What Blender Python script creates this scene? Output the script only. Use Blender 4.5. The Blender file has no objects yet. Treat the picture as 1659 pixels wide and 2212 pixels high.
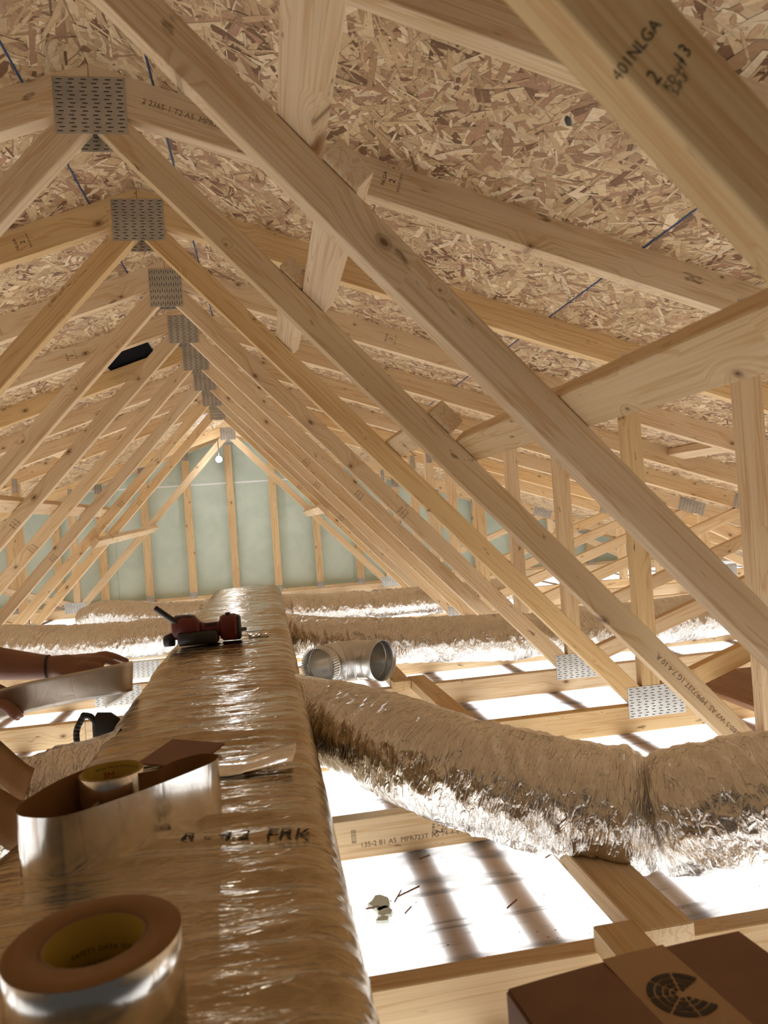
import bpy, bmesh, math, random
import numpy as np
from mathutils import Vector, Matrix, noise

random.seed(7)
scene = bpy.context.scene
col = scene.collection
SP = 0.6096                      # truss spacing
def YK(k): return (k - 1) * SP   # front face of truss k

# ------------------------------------------------------------------ camera
CAM = Vector((0.31497, -1.67265, 0.77322))
cam_d = bpy.data.cameras.new('camera')
cam_d.sensor_fit = 'HORIZONTAL'; cam_d.sensor_width = 36.0
cam_d.lens = 36.0 * 1587.92 / 1659.0
cam_d.clip_start = 0.02; cam_d.clip_end = 60
cam_d.dof.use_dof = True; cam_d.dof.focus_distance = 2.6; cam_d.dof.aperture_fstop = 11
cam = bpy.data.objects.new('camera', cam_d); col.objects.link(cam)
r = Vector((0.98480728, -0.15846919, -0.07100803)); u = Vector((0.06917672, -0.01704966, 0.99745872)); w = Vector((0.15927714, 0.98721671, 0.00582825))
cam.matrix_world = Matrix(((r.x, u.x, -w.x, CAM.x), (r.y, u.y, -w.y, CAM.y), (r.z, u.z, -w.z, CAM.z), (0, 0, 0, 1)))
scene.camera = cam

# ------------------------------------------------------------------ world, light, exposure
wd = bpy.data.worlds.new('world'); scene.world = wd; wd.use_nodes = True
wd.node_tree.nodes['Background'].inputs[0].default_value = (1.0, 0.93, 0.84, 1)
wd.node_tree.nodes['Background'].inputs[1].default_value = 0.05

def area(name, loc, sx, sy, power, color):
    d = bpy.data.lights.new(name, 'AREA'); d.shape = 'RECTANGLE'; d.size = sx; d.size_y = sy
    d.energy = power; d.color = color
    o = bpy.data.objects.new(name, d); col.objects.link(o); o.location = loc
    o.rotation_euler = (math.pi, 0, 0)
    return o
# daylight of the rooms below, which shines up through the white ceiling sheet
area('room_daylight', (0.3, 2.2, -1.15), 10.2, 8.1, 770, (0.985, 0.99, 1.0))

vs = scene.view_settings
vs.view_transform = 'Standard'; vs.look = 'None'; vs.gamma = 1.0; vs.use_curve_mapping = False
vs.exposure = 0.16
cy = scene.cycles
cy.max_bounces = 8; cy.diffuse_bounces = 5; cy.glossy_bounces = 4; cy.transmission_bounces = 4; cy.transparent_max_bounces = 4
cy.caustics_reflective = True; cy.caustics_refractive = False; cy.use_adaptive_sampling = True; cy.adaptive_threshold = 0.08

# ------------------------------------------------------------------ node helpers
def new_mat(name):
    m = bpy.data.materials.new(name); m.use_nodes = True
    nt = m.node_tree; b = nt.nodes['Principled BSDF']
    return m, nt, b
def N(nt, t, **kw):
    n = nt.nodes.new(t)
    for k, v in kw.items(): setattr(n, k, v)
    return n
def L(nt, a, b): nt.links.new(a, b)
def ramp(nt, fac, stops):
    n = N(nt, 'ShaderNodeValToRGB'); e = n.color_ramp.elements
    while len(e) < len(stops): e.new(0.5)
    for i, (p, c) in enumerate(stops):
        e[i].position = p; e[i].color = c if len(c) == 4 else (*c, 1)
    L(nt, fac, n.inputs[0]); return n.outputs[0]
def mul(nt, a, b, fac=1.0, mode='MULTIPLY'):
    n = N(nt, 'ShaderNodeMix', data_type='RGBA', blend_type=mode)
    n.inputs[0].default_value = fac if not hasattr(fac, 'is_linked') else 1.0
    if hasattr(fac, 'is_linked'): L(nt, fac, n.inputs[0])
    for s, v in ((n.inputs[6], a), (n.inputs[7], b)):
        if hasattr(v, 'is_linked'): L(nt, v, s)
        else: s.default_value = v if len(v) == 4 else (*v, 1)
    return n.outputs[2]
def math_n(nt, op, a, b=None):
    n = N(nt, 'ShaderNodeMath', operation=op)
    for i, v in enumerate((a, b)):
        if v is None: continue
        if hasattr(v, 'is_linked'): L(nt, v, n.inputs[i])
        else: n.inputs[i].default_value = v
    return n.outputs[0]
def bump(nt, h, strength, dist, b, normal=None):
    n = N(nt, 'ShaderNodeBump'); n.inputs['Strength'].default_value = strength; n.inputs['Distance'].default_value = dist
    L(nt, h, n.inputs['Height'])
    if normal is not None: L(nt, normal, n.inputs['Normal'])
    if b is not None: L(nt, n.outputs[0], b.inputs['Normal'])
    return n.outputs[0]
def mapped(nt, src, scale):
    m = N(nt, 'ShaderNodeMapping'); m.inputs['Scale'].default_value = scale; L(nt, src, m.inputs[0]); return m.outputs[0]
def noise_t(nt, vec, scale, detail=3.0, dist=0.0, rough=0.5):
    n = N(nt, 'ShaderNodeTexNoise'); n.inputs['Scale'].default_value = scale; n.inputs['Detail'].default_value = detail
    n.inputs['Distortion'].default_value = dist; n.inputs['Roughness'].default_value = rough
    if vec is not None: L(nt, vec, n.inputs['Vector'])
    return n.outputs[0]

def plain(name, color, rough=0.6, metal=0.0, bump_scale=None, bump_str=0.2, var=0.0):
    m, nt, b = new_mat(name)
    b.inputs['Base Color'].default_value = (*color, 1); b.inputs['Roughness'].default_value = rough; b.inputs['Metallic'].default_value = metal
    tc = N(nt, 'ShaderNodeTexCoord')
    if var:
        n = noise_t(nt, tc.outputs['Object'], 14, 4)
        c = ramp(nt, n, [(0.3, [x * (1 - var) for x in color]), (0.7, [min(1, x * (1 + var)) for x in color])])
        L(nt, c, b.inputs['Base Color'])
    if bump_scale:
        n = noise_t(nt, tc.outputs['Object'], bump_scale, 4); bump(nt, n, bump_str, 0.003, b)
    return m

# ---- lumber: local x = length, z = width, y = thickness
def make_wood(name, light, dark, knots=True, rough=0.62):
    m, nt, b = new_mat(name)
    tc = N(nt, 'ShaderNodeTexCoord'); oi = N(nt, 'ShaderNodeObjectInfo')
    off = N(nt, 'ShaderNodeVectorMath', operation='SCALE'); off.inputs[0].default_value = (31.7, 3.1, 17.3)
    L(nt, oi.outputs['Random'], off.inputs['Scale'])
    add = N(nt, 'ShaderNodeVectorMath', operation='ADD'); L(nt, tc.outputs['Object'], add.inputs[0]); L(nt, off.outputs[0], add.inputs[1])
    v = add.outputs[0]
    # 2D field (x, z) with knots
    sep = N(nt, 'ShaderNodeSeparateXYZ'); L(nt, v, sep.inputs[0])
    cmb = N(nt, 'ShaderNodeCombineXYZ'); L(nt, math_n(nt, 'MULTIPLY', sep.outputs[0], 0.62), cmb.inputs[0]); L(nt, math_n(nt, 'MULTIPLY', sep.outputs[2], 1.0), cmb.inputs[1])
    vor = N(nt, 'ShaderNodeTexVoronoi'); vor.voronoi_dimensions = '2D'; vor.inputs['Scale'].default_value = 6.0
    L(nt, cmb.outputs[0], vor.inputs['Vector'])
    sepc = N(nt, 'ShaderNodeSeparateColor'); L(nt, vor.outputs['Color'], sepc.inputs[0])
    size = N(nt, 'ShaderNodeMapRange'); size.inputs[1].default_value = 0.2; size.inputs[2].default_value = 1.0; size.inputs[3].default_value = 0.2; size.inputs[4].default_value = 1.45
    L(nt, sepc.outputs[0], size.inputs[0])
    kd = math_n(nt, 'DIVIDE', vor.outputs['Distance'], size.outputs[0])
    knot = ramp(nt, kd, [(0.0, (0.95, 0.95, 0.95)), (0.022, (0.85, 0.85, 0.85)), (0.027, (0.45, 0.45, 0.45)), (0.042, (0.5, 0.5, 0.5)), (0.055, (0.14, 0.14, 0.14)), (0.13, (0, 0, 0))])
    # growth lines bend round the knots
    warp = math_n(nt, 'MULTIPLY', ramp(nt, kd, [(0.0, (1, 1, 1)), (0.30, (0, 0, 0))]), 0.035)
    zz = math_n(nt, 'ADD', sep.outputs[2], warp)
    c2 = N(nt, 'ShaderNodeCombineXYZ'); L(nt, math_n(nt, 'MULTIPLY', sep.outputs[0], 0.035), c2.inputs[0]); L(nt, sep.outputs[1], c2.inputs[1]); L(nt, zz, c2.inputs[2])
    g = noise_t(nt, c2.outputs[0], 42, 2.0, 0.5, 0.55)
    fine = noise_t(nt, mapped(nt, v, (3, 260, 260)), 1.0, 1.0)
    broad = noise_t(nt, mapped(nt, v, (1.2, 9, 9)), 1.0, 1.0)
    lam = math_n(nt, 'FRACT', math_n(nt, 'MULTIPLY', g, 5.0))
    lines = ramp(nt, lam, [(0.0, (1, 1, 1)), (0.62, (0.93, 0.93, 0.93)), (0.88, (0.36, 0.36, 0.36)), (1.0, (0.95, 0.95, 0.95))])
    c = ramp(nt, broad, [(0.28, dark), (0.72, light)])
    warmline = mul(nt, c, (0.76, 0.58, 0.40), 1.0)
    c = mul(nt, warmline, c, lines, 'MIX')
    c = mul(nt, c, ramp(nt, fine, [(0.3, (0.88, 0.86, 0.83)), (0.7, (1, 1, 1))]), 0.7)
    if knots: c = mul(nt, c, (0.16, 0.075, 0.03), knot, 'MIX')
    # old grime flecks
    fl = noise_t(nt, mapped(nt, v, (10, 34, 34)), 1.0, 3.0, 0, 0.65)
    c = mul(nt, c, ramp(nt, fl, [(0.27, (0.28, 0.24, 0.2)), (0.335, (1, 1, 1))]), 0.8)
    c = mul(nt, c, oi.outputs['Color'], 1.0)
    L(nt, c, b.inputs['Base Color']); b.inputs['Roughness'].default_value = rough
    b.inputs['Specular IOR Level'].default_value = 0.3
    bump(nt, fine, 0.10, 0.0012, b)
    return m
M = {}
M['wood'] = make_wood('pine_lumber', (0.80, 0.64, 0.425), (0.67, 0.495, 0.295))
M['ply'] = make_wood('plywood', (0.40, 0.235, 0.14), (0.31, 0.17, 0.10))

# ---- foil
def make_foil(name, base, rough, crease, fine, stretch, film=0.0, rvar=0.12):
    m, nt, b = new_mat(name)
    tc = N(nt, 'ShaderNodeTexCoord')
    uv = tc.outputs['UV']
    a = noise_t(nt, mapped(nt, uv, stretch), 1.0, 3.0, 0.8, 0.62)
    vo = N(nt, 'ShaderNodeTexVoronoi'); vo.feature = 'DISTANCE_TO_EDGE'; vo.inputs['Scale'].default_value = 1.0
    wob = noise_t(nt, mapped(nt, uv, tuple(x * 0.9 for x in stretch)), 1.0, 0.0)
    av = N(nt, 'ShaderNodeVectorMath', operation='ADD'); L(nt, mapped(nt, uv, tuple(x * 0.75 for x in stretch)), av.inputs[0]); L(nt, wob, av.inputs[1])
    L(nt, av.outputs[0], vo.inputs['Vector'])
    cr = ramp(nt, vo.outputs['Distance'], [(0.0, (0, 0, 0)), (0.10, (0.7, 0.7, 0.7)), (0.5, (1, 1, 1))])
    n1 = bump(nt, a, crease, 0.004, None)
    n2 = bump(nt, cr, crease * 0.6, 0.003, None, n1)
    f2 = noise_t(nt, mapped(nt, uv, tuple(x * 5 for x in stretch)), 1.0, 1.0)
    bump(nt, f2, fine, 0.0012, b, n2)
    sm = noise_t(nt, uv, 9, 1)
    L(nt, ramp(nt, sm, [(0.3, [x * 0.90 for x in base]), (0.7, base)]), b.inputs['Base Color'])
    b.inputs['Metallic'].default_value = 1.0 - film
    rr = N(nt, 'ShaderNodeMapRange'); rr.inputs[3].default_value = max(0.03, rough - rvar); rr.inputs[4].default_value = rough + rvar
    L(nt, a, rr.inputs[0]); L(nt, rr.outputs[0], b.inputs['Roughness'])
    b.inputs['Coat Weight'].default_value = 0.25; b.inputs['Coat Roughness'].default_value = 0.12
    return m
M['foil'] = make_foil('duct_foil', (0.77, 0.735, 0.685), 0.20, 0.85, 0.5, (36, 10, 10))
M['wrap'] = make_foil('trunk_wrap_foil', (0.46, 0.355, 0.215), 0.19, 0.55, 0.3, (26, 7, 7))
M['tape_foil'] = make_foil('tape_foil', (0.88, 0.86, 0.82), 0.17, 0.10, 0.06, (7, 2, 2), rvar=0.05)
M['galv'] = plain('galvanised_steel', (0.60, 0.60, 0.58), 0.33, 0.95, 40, 0.08, 0.14)
M['plate'] = plain('truss_plate_steel', (0.50, 0.49, 0.46), 0.42, 0.85, 60, 0.15, 0.2)
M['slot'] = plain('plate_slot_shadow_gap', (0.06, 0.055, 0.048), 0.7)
M['lip'] = plain('plate_tooth_steel', (0.62, 0.61, 0.58), 0.35, 0.9)
M['ink'] = plain('black_stamp_ink', (0.028, 0.022, 0.018), 0.7)
M['ink_soft'] = plain('grey_printer_ink', (0.20, 0.13, 0.075), 0.7)
M['marker'] = plain('marker_ink', (0.05, 0.042, 0.035), 0.6)
M['paper'] = plain('kraft_liner_paper', (0.235, 0.115, 0.035), 0.72, 0, 30, 0.05, 0.05)
M['core'] = plain('yellow_tape_core', (0.34, 0.225, 0.012), 0.6)
M['red_print'] = plain('red_print', (0.42, 0.02, 0.02), 0.5)
M['card'] = plain('corrugated_cardboard', (0.20, 0.105, 0.065), 0.75, 0, 60, 0.1, 0.08)
M['packing_tape'] = plain('tan_packing_tape', (0.34, 0.20, 0.095), 0.25)
M['tool_red'] = plain('red_tool_plastic', (0.115, 0.011, 0.007), 0.42, 0, 90, 0.05)
M['black'] = plain('black_plastic', (0.013, 0.012, 0.012), 0.4)
M['rubber'] = plain('black_rubber', (0.02, 0.019, 0.018), 0.7)
M['steel'] = plain('tool_steel', (0.35, 0.34, 0.33), 0.3, 1.0)
M['skin'] = plain('skin', (0.24, 0.105, 0.06), 0.5, 0, 130, 0.15, 0.1)
M['shirt'] = plain('dark_shirt_cloth', (0.05, 0.055, 0.07), 0.85, 0, 60, 0.2, 0.15)
M['trousers'] = plain('work_trouser_cloth', (0.09, 0.08, 0.07), 0.85, 0, 60, 0.2, 0.15)
M['hair'] = plain('dark_hair', (0.02, 0.014, 0.01), 0.6, 0, 200, 0.5)
M['strap'] = make_wood('strapping_board', (0.62, 0.42, 0.25), (0.50, 0.31, 0.17))
M['blue'] = plain('blue_edge_sealer', (0.02, 0.05, 0.12), 0.6)
M['void'] = plain('black_vent_plastic', (0.004, 0.004, 0.0045), 0.9)
M['void'].node_tree.nodes['Principled BSDF'].inputs['Specular IOR Level'].default_value = 0.05
M['foamscrap'] = plain('pale_foam_scrap', (0.62, 0.66, 0.58), 0.8, 0, 80, 0.4)
M['splinter'] = plain('wood_splinter', (0.16, 0.075, 0.04), 0.7)

# ---- osb
m, nt, b = new_mat('osb_flakes'); M['flake'] = m
at = N(nt, 'ShaderNodeAttribute'); at.attribute_name = 'tone'
tc = N(nt, 'ShaderNodeTexCoord')
gr = noise_t(nt, mapped(nt, tc.outputs['Object'], (90, 90, 90)), 1.0, 3.0, 0.6)
c = mul(nt, at.outputs['Color'], ramp(nt, gr, [(0.3, (0.80, 0.78, 0.75)), (0.65, (1.05, 1.05, 1.05))]), 0.7)
L(nt, c, b.inputs['Base Color']); b.inputs['Roughness'].default_value = 0.55; b.inputs['Specular IOR Level'].default_value = 0.3
M['osb'] = plain('osb_board', (0.36, 0.215, 0.12), 0.7, 0, 60, 0.4, 0.3)

# ---- poly sheet
m, nt, b = new_mat('white_poly_sheet'); M['sheet'] = m
tc = N(nt, 'ShaderNodeTexCoord')
tr = N(nt, 'ShaderNodeBsdfTranslucent'); tr.inputs[0].default_value = (0.93, 0.925, 0.91, 1)
mx = N(nt, 'ShaderNodeMixShader'); mx.inputs[0].default_value = 0.16
b.inputs['Base Color'].default_value = (0.86, 0.855, 0.84, 1); b.inputs['Roughness'].default_value = 0.28
L(nt, tr.outputs[0], mx.inputs[1]); L(nt, b.outputs[0], mx.inputs[2])
wr = noise_t(nt, mapped(nt, tc.outputs['Object'], (1.2, 5, 1)), 1.0, 4.0, 1.2)
L(nt, mx.outputs[0], nt.nodes['Material Output'].inputs[0])
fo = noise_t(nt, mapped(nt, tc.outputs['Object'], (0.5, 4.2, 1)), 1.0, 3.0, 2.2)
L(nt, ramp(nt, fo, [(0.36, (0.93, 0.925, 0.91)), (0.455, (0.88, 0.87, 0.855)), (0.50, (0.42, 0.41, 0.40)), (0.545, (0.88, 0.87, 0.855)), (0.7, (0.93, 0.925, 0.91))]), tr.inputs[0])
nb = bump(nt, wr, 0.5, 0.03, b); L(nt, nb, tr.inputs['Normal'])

# ---- rigid foam of the gable
m, nt, b = new_mat('green_foam_board'); M['foam'] = m
tc = N(nt, 'ShaderNodeTexCoord')
s1 = noise_t(nt, tc.outputs['Object'], 3.5, 5, 0.4, 0.6); s2 = noise_t(nt, tc.outputs['Object'], 140, 2)
c = ramp(nt, s1, [(0.25, (0.50, 0.60, 0.515)), (0.6, (0.62, 0.715, 0.635))])
c = mul(nt, c, ramp(nt, s2, [(0.3, (0.9, 0.92, 0.9)), (0.7, (1, 1, 1))]), 0.8)
L(nt, c, b.inputs['Base Color']); b.inputs['Roughness'].default_value = 0.7

# ---- work lamp lens
m, nt, b = new_mat('lamp_lens'); M['lamp'] = m
b.inputs['Emission Color'].default_value = (0.86, 0.92, 1.0, 1); b.inputs['Emission Strength'].default_value = 90

# ------------------------------------------------------------------ object helpers
def link(o, parent=None):
    col.objects.link(o)
    if parent is not None: o.parent = parent
    return o
def tag(o, label=None, cat=None, group=None, kind=None):
    if label: o['label'] = label
    if cat: o['category'] = cat
    if group: o['group'] = group
    if kind: o['kind'] = kind
    return o
def empty(name, loc=(0, 0, 0)):
    o = bpy.data.objects.new(name, None); o.location = loc; o.empty_display_size = 0.1
    return link(o)
def mesh_from(name, verts, faces, mats, fm=None, smooth=False, uvs=None):
    me = bpy.data.meshes.new(name); me.from_pydata([tuple(v) for v in verts], [], [tuple(f) for f in faces])
    for mt in (mats if isinstance(mats, (list, tuple)) else [mats]): me.materials.append(mt)
    if fm is not None: me.polygons.foreach_set('material_index', fm)
    if smooth: me.polygons.foreach_set('use_smooth', [True] * len(me.polygons))
    if uvs is not None:
        lay = me.uv_layers.new(name='UVMap'); li = np.empty(len(me.loops), dtype=np.int32); me.loops.foreach_get('vertex_index', li)
        lay.data.foreach_set('uv', np.asarray(uvs, dtype=np.float32)[li].ravel())
    me.update(); return me
def mobj(name, me, parent=None): return link(bpy.data.objects.new(name, me), parent)
def from_bm(name, bm, mats, smooth=False):
    me = bpy.data.meshes.new(name); bm.normal_update(); bm.to_mesh(me); bm.free()
    for mt in (mats if isinstance(mats, (list, tuple)) else [mats]): me.materials.append(mt)
    if smooth: me.polygons.foreach_set('use_smooth', [True] * len(me.polygons))
    return me
def prism_mesh(name, poly, y0, y1, mat, bev=0.0016):
    """poly: (x, z) points counter-clockwise seen from -y."""
    bm = bmesh.new()
    a = [bm.verts.new((p[0], y0, p[1])) for p in poly]; c = [bm.verts.new((p[0], y1, p[1])) for p in poly]
    n = len(poly); bm.faces.new(a); bm.faces.new(list(reversed(c)))
    for i in range(n): bm.faces.new((a[i], c[i], c[(i + 1) % n], a[(i + 1) % n]))
    bmesh.ops.recalc_face_normals(bm, faces=bm.faces)
    if bev: bmesh.ops.bevel(bm, geom=list(bm.edges), offset=bev, segments=1, affect='EDGES', clamp_overlap=True)
    return from_bm(name, bm, mat)
def box_bm(bm, lo, hi, bev=0.0, mi=0):
    vs_ = [bm.verts.new((x, y, z)) for x in (lo[0], hi[0]) for y in (lo[1], hi[1]) for z in (lo[2], hi[2])]
    fs = [bm.faces.new([vs_[i] for i in q]) for q in ((0, 1, 3, 2), (4, 6, 7, 5), (0, 4, 5, 1), (2, 3, 7, 6), (0, 2, 6, 4), (1, 5, 7, 3))]
    for f in fs: f.material_index = mi
    if bev:
        es = set(e for f in fs for e in f.edges)
        bmesh.ops.bevel(bm, geom=list(es), offset=bev, segments=2, affect='EDGES')
    return bm
def box_mesh(name, lo, hi, mat, bev=0.0016):
    bm = bmesh.new(); box_bm(bm, lo, hi, bev); bmesh.ops.recalc_face_normals(bm, faces=bm.faces); return from_bm(name, bm, mat)
def beam(name, a, b, width, thick, up, parent=None, mat=None, color=(1, 1, 1, 1)):
    """board from a to b; local x length, z width (towards up), y thickness; a and b are the centre line."""
    a = Vector(a); b = Vector(b); x = (b - a); ln = x.length; x.normalize()
    z = Vector(up); z = (z - x * z.dot(x)).normalized(); y = z.cross(x)
    me = box_mesh(name, (0, -thick / 2, -width / 2), (ln, thick / 2, width / 2), mat or M['wood'])
    o = mobj(name, me, parent)
    o.matrix_basis = Matrix(((x.x, y.x, z.x, a.x), (x.y, y.y, z.y, a.y), (x.z, y.z, z.z, a.z), (0, 0, 0, 1)))
    o.color = color; return o
def spline(pts, n):
    pts = [Vector(p) for p in pts]; P = [pts[0] * 2 - pts[1]] + pts + [pts[-1] * 2 - pts[-2]]
    seg = []
    for i in range(1, len(P) - 2):
        for j in range(24):
            t = j / 24; p0, p1, p2, p3 = P[i - 1:i + 3]
            seg.append(0.5 * ((2 * p1) + (p2 - p0) * t + (2 * p0 - 5 * p1 + 4 * p2 - p3) * t * t + (3 * p1 - p0 - 3 * p2 + p3) * t ** 3))
    seg.append(pts[-1]); d = [0]
    for i in range(1, len(seg)): d.append(d[-1] + (seg[i] - seg[i - 1]).length)
    out = []; k = 0
    for i in range(n + 1):
        s = d[-1] * i / n
        while k < len(d) - 2 and d[k + 1] < s: k += 1
        t = (s - d[k]) / max(1e-9, d[k + 1] - d[k]); out.append(seg[k].lerp(seg[k + 1], min(1, t)))
    return out, d[-1]
def text_mesh(name, body, size, mat, align='CENTER'):
    cu = bpy.data.curves.new(name, 'FONT'); cu.body = body; cu.size = size; cu.align_x = align; cu.align_y = 'CENTER'; cu.resolution_u = 2
    t = bpy.data.objects.new(name, cu); me = bpy.data.meshes.new_from_object(t)
    bpy.data.objects.remove(t); bpy.data.curves.remove(cu)
    me.name = name; me.materials.clear(); me.materials.append(mat); return me

def tint(lo=0.9, hi=1.04, orange=0.0):
    k = random.uniform(lo, hi); j = random.uniform(-0.03, 0.03)
    return (k, k * (1 - 0.10 * orange - j * 0.4), k * (1 - 0.34 * orange - j), 1)

# ------------------------------------------------------------------ structure: roof sheathing
H, SL = 1.809, 0.3298
TH = math.atan(SL); CT, ST = math.cos(TH), math.sin(TH)
TONES = [((0.65, 0.485, 0.285), 5), ((0.57, 0.405, 0.225), 6), ((0.50, 0.335, 0.18), 5), ((0.39, 0.235, 0.125), 4), ((0.21, 0.115, 0.06), 2), ((0.75, 0.59, 0.38), 3), ((0.42, 0.245, 0.145), 2)]
TB = [t for t, n in TONES for _ in range(n)]
def flake_mesh(name, lu, lv, n, seed):
    rg = random.Random(seed); V = []; F = []; T = []
    def put(i, n_all):
        q = i / n_all
        if q < 0.48: ln, wd_ = rg.uniform(0.07, 0.16), rg.uniform(0.014, 0.040)
        elif q < 0.82: ln, wd_ = rg.uniform(0.04, 0.12), rg.uniform(0.007, 0.020)
        else: ln, wd_ = rg.uniform(0.02, 0.08), rg.uniform(0.002, 0.007)
        u_, v_ = rg.uniform(0, lu), rg.uniform(0, lv)
        a = rg.gauss(0, 0.75) if rg.random() < 0.7 else rg.uniform(0, math.pi)
        ca, sa = math.cos(a), math.sin(a); h = 0.0002 + 0.0014 * q + rg.uniform(0, 0.0003)
        t0, t1 = rg.uniform(-0.3, 0.3), rg.uniform(-0.3, 0.3)
        p = [(-ln / 2 + t0 * wd_, -wd_ / 2), (-0.05 * ln, -wd_ / 2 * rg.uniform(0.85, 1.2)), (ln / 2, -wd_ / 2 * rg.uniform(0.4, 1)), (ln / 2 + t1 * wd_, wd_ / 2 * rg.uniform(0.4, 1)), (0.05 * ln, wd_ / 2 * rg.uniform(0.85, 1.2)), (-ln / 2, wd_ / 2)]
        c0 = rg.choice(TB); k = rg.uniform(0.86, 1.12); c = [min(1, x * k) for x in c0] + [1]
        tx, ty = rg.uniform(-0.012, 0.012), rg.uniform(-0.05, 0.05)
        b0 = len(V); rim = [x * 0.42 for x in c[:3]] + [1]
        for q_, (kx, cc) in enumerate(((1.0, rim), (None, c))):
            for x, y in p:
                if kx is None:
                    x -= math.copysign(min(abs(x) * 0.5, 0.0014), x); y -= math.copysign(min(abs(y) * 0.5, 0.0011), y)
                uu = u_ + x * ca - y * sa; vv = v_ + x * sa + y * ca
                V.append((min(lu, max(0, uu)), min(lv, max(0, vv)), -max(0.0001, h + x * tx + y * ty + (0.00025 if kx is None else 0)))); T.append(cc)
        F.append(tuple(reversed(range(b0 + 6, b0 + 12))))
        for q_ in range(6): z_ = (q_ + 1) % 6; F.append((b0 + z_, b0 + q_, b0 + 6 + q_, b0 + 6 + z_))
    for i in range(n): put(i, n)
    me = mesh_from(name, V, F, M['flake'])
    ca_ = me.color_attributes.new('tone', 'FLOAT_COLOR', 'POINT'); ca_.data.foreach_set('color', np.array(T, dtype=np.float32).ravel())
    return me
PL = 4 * SP
PW = 1.14 / CT
FL = [flake_mesh('wood_flakes', PL, PW, 8200, s) for s in (1, 2, 3)]
FS = [flake_mesh('wood_flakes', PL, 0.1405 / CT, 900, 9)]
ceil = tag(empty('ceiling'), 'oriented strand board roof deck seen from below', kind='structure')
def panel_meshes(lv):
    g = 0.0015
    board = box_mesh('sheathing_panel', (g, g, 0), (PL - g, lv - g, 0.011), M['osb'], 0)
    bm = bmesh.new()
    box_bm(bm, (0.002, lv - g - 0.0045, -0.0028), (PL - 0.002, lv - g, 0.002))
    return board, from_bm('edge_sealer', bm, M['blue'])
PB, PE = panel_meshes(PW); SB, SE = panel_meshes(0.1405 / CT)
rows = [(0.0, 0.1405)] + [(0.14 + 1.14 * i, 1.14) for i in range(5)]
y_hi = 6.30
cnt = 0
for sg in (1, -1):
    for ri, (x0, dx) in enumerate(rows):
        ys = -4 * SP - 2 * SP * (ri % 2) - SP + 0.019
        while ys < y_hi - 0.05:
            strip = ri == 0
            o = mobj('sheathing_panel', SB if strip else PB, ceil)
            # local u -> world Y, local v -> down the slope, local z -> outwards
            vx = Vector((sg * CT, 0, -ST)); ux = Vector((0, 1, 0))
            org = Vector((sg * x0, ys, H - SL * x0))
            if sg > 0: uu, vv = -ux, vx; org = org + ux * PL
            else: uu, vv = ux, vx
            nn = uu.cross(vv)
            o.matrix_basis = Matrix(((uu.x, vv.x, nn.x, org.x), (uu.y, vv.y, nn.y, org.y), (uu.z, vv.z, nn.z, org.z), (0, 0, 0, 1)))
            f = mobj('wood_flakes', FS[0] if strip else FL[cnt % 3], o); f['kind'] = 'stuff'
            e = mobj('edge_sealer', SE if strip else PE, o)
            cnt += 1; ys += PL

# dotted ink marks and one glue blob on the deck near the camera
def roof_pt(x, y, d=0.0): return Vector((x, y, H - SL * abs(x))) - Vector((math.copysign(ST, x), 0, CT)) * d
bm = bmesh.new(); rg = random.Random(5)
for i in range(210):
    x = rg.gauss(0.62, 0.14); y = rg.gauss(-0.30, 0.11)
    if y > -0.03 or y < -0.55: continue
    s_ = rg.uniform(0.0009, 0.0024); p = roof_pt(x, y, 0.0024); a = rg.uniform(0, 3)
    q = [p + Vector((CT, 0, -ST)) * (s_ * math.cos(a + t)) * 1.3 + Vector((0, 1, 0)) * s_ * math.sin(a + t) for t in (0, 1.26, 2.5, 3.8, 5.0)]
    bm.faces.new([bm.verts.new(v) for v in q])
mk = mobj('ink_spots', from_bm('ink_spots', bm, M['ink_soft']), ceil); mk['kind'] = 'stuff'
bm = bmesh.new()
bmesh.ops.create_uvsphere(bm, u_segments=12, v_segments=8, radius=1)
for v in bm.verts: v.co = roof_pt(0.935 + v.co.x * 0.007 + v.co.y * 0.006, -0.36 + v.co.y * 0.013, 0.003 + v.co.z * 0.002)
mobj('glue_blob', from_bm('glue_blob', bm, M['black'], True), ceil)

# ------------------------------------------------------------------ structure: floor sheet with strapping boards below it
X0, X1, Y0, Y1 = -5.4, 5.4, -3.3, 6.3
bm = bmesh.new(); nx, ny = 180, 160
gv = [[bm.verts.new((X0 + (X1 - X0) * i / nx, Y0 + (Y1 - Y0) * j / ny, -0.0035 + 0.002 * noise.noise(Vector((i * 0.35, j * 0.75, 3))))) for j in range(ny + 1)] for i in range(nx + 1)]
for i in range(nx):
    for j in range(ny): bm.faces.new((gv[i][j], gv[i + 1][j], gv[i + 1][j + 1], gv[i][j + 1]))
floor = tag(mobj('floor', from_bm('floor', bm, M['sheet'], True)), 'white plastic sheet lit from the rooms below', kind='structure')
sme = box_mesh('strapping_board', (0, -0.0095, -0.0325), (Y1 - Y0, 0.0095, 0.0325), M['strap'])
for i, x in enumerate([-5.1, -4.7, -4.25, -3.8, -3.4, -3.0, -2.6, -2.2, -1.8, -1.42, -1.02, -0.86, -0.62, -0.24, 0.12, 0.604, 0.758, 1.045, 1.44, 1.84, 2.25, 2.65, 3.05, 3.5, 3.9, 4.3, 4.75, 5.1]):
    o = mobj('strapping_board', sme, floor)
    o.matrix_basis = Matrix(((0, 0, 1, x), (1, 0, 0, Y0), (0, 1, 0, -0.0215), (0, 0, 0, 1)))
    o.color = tint()

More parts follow.
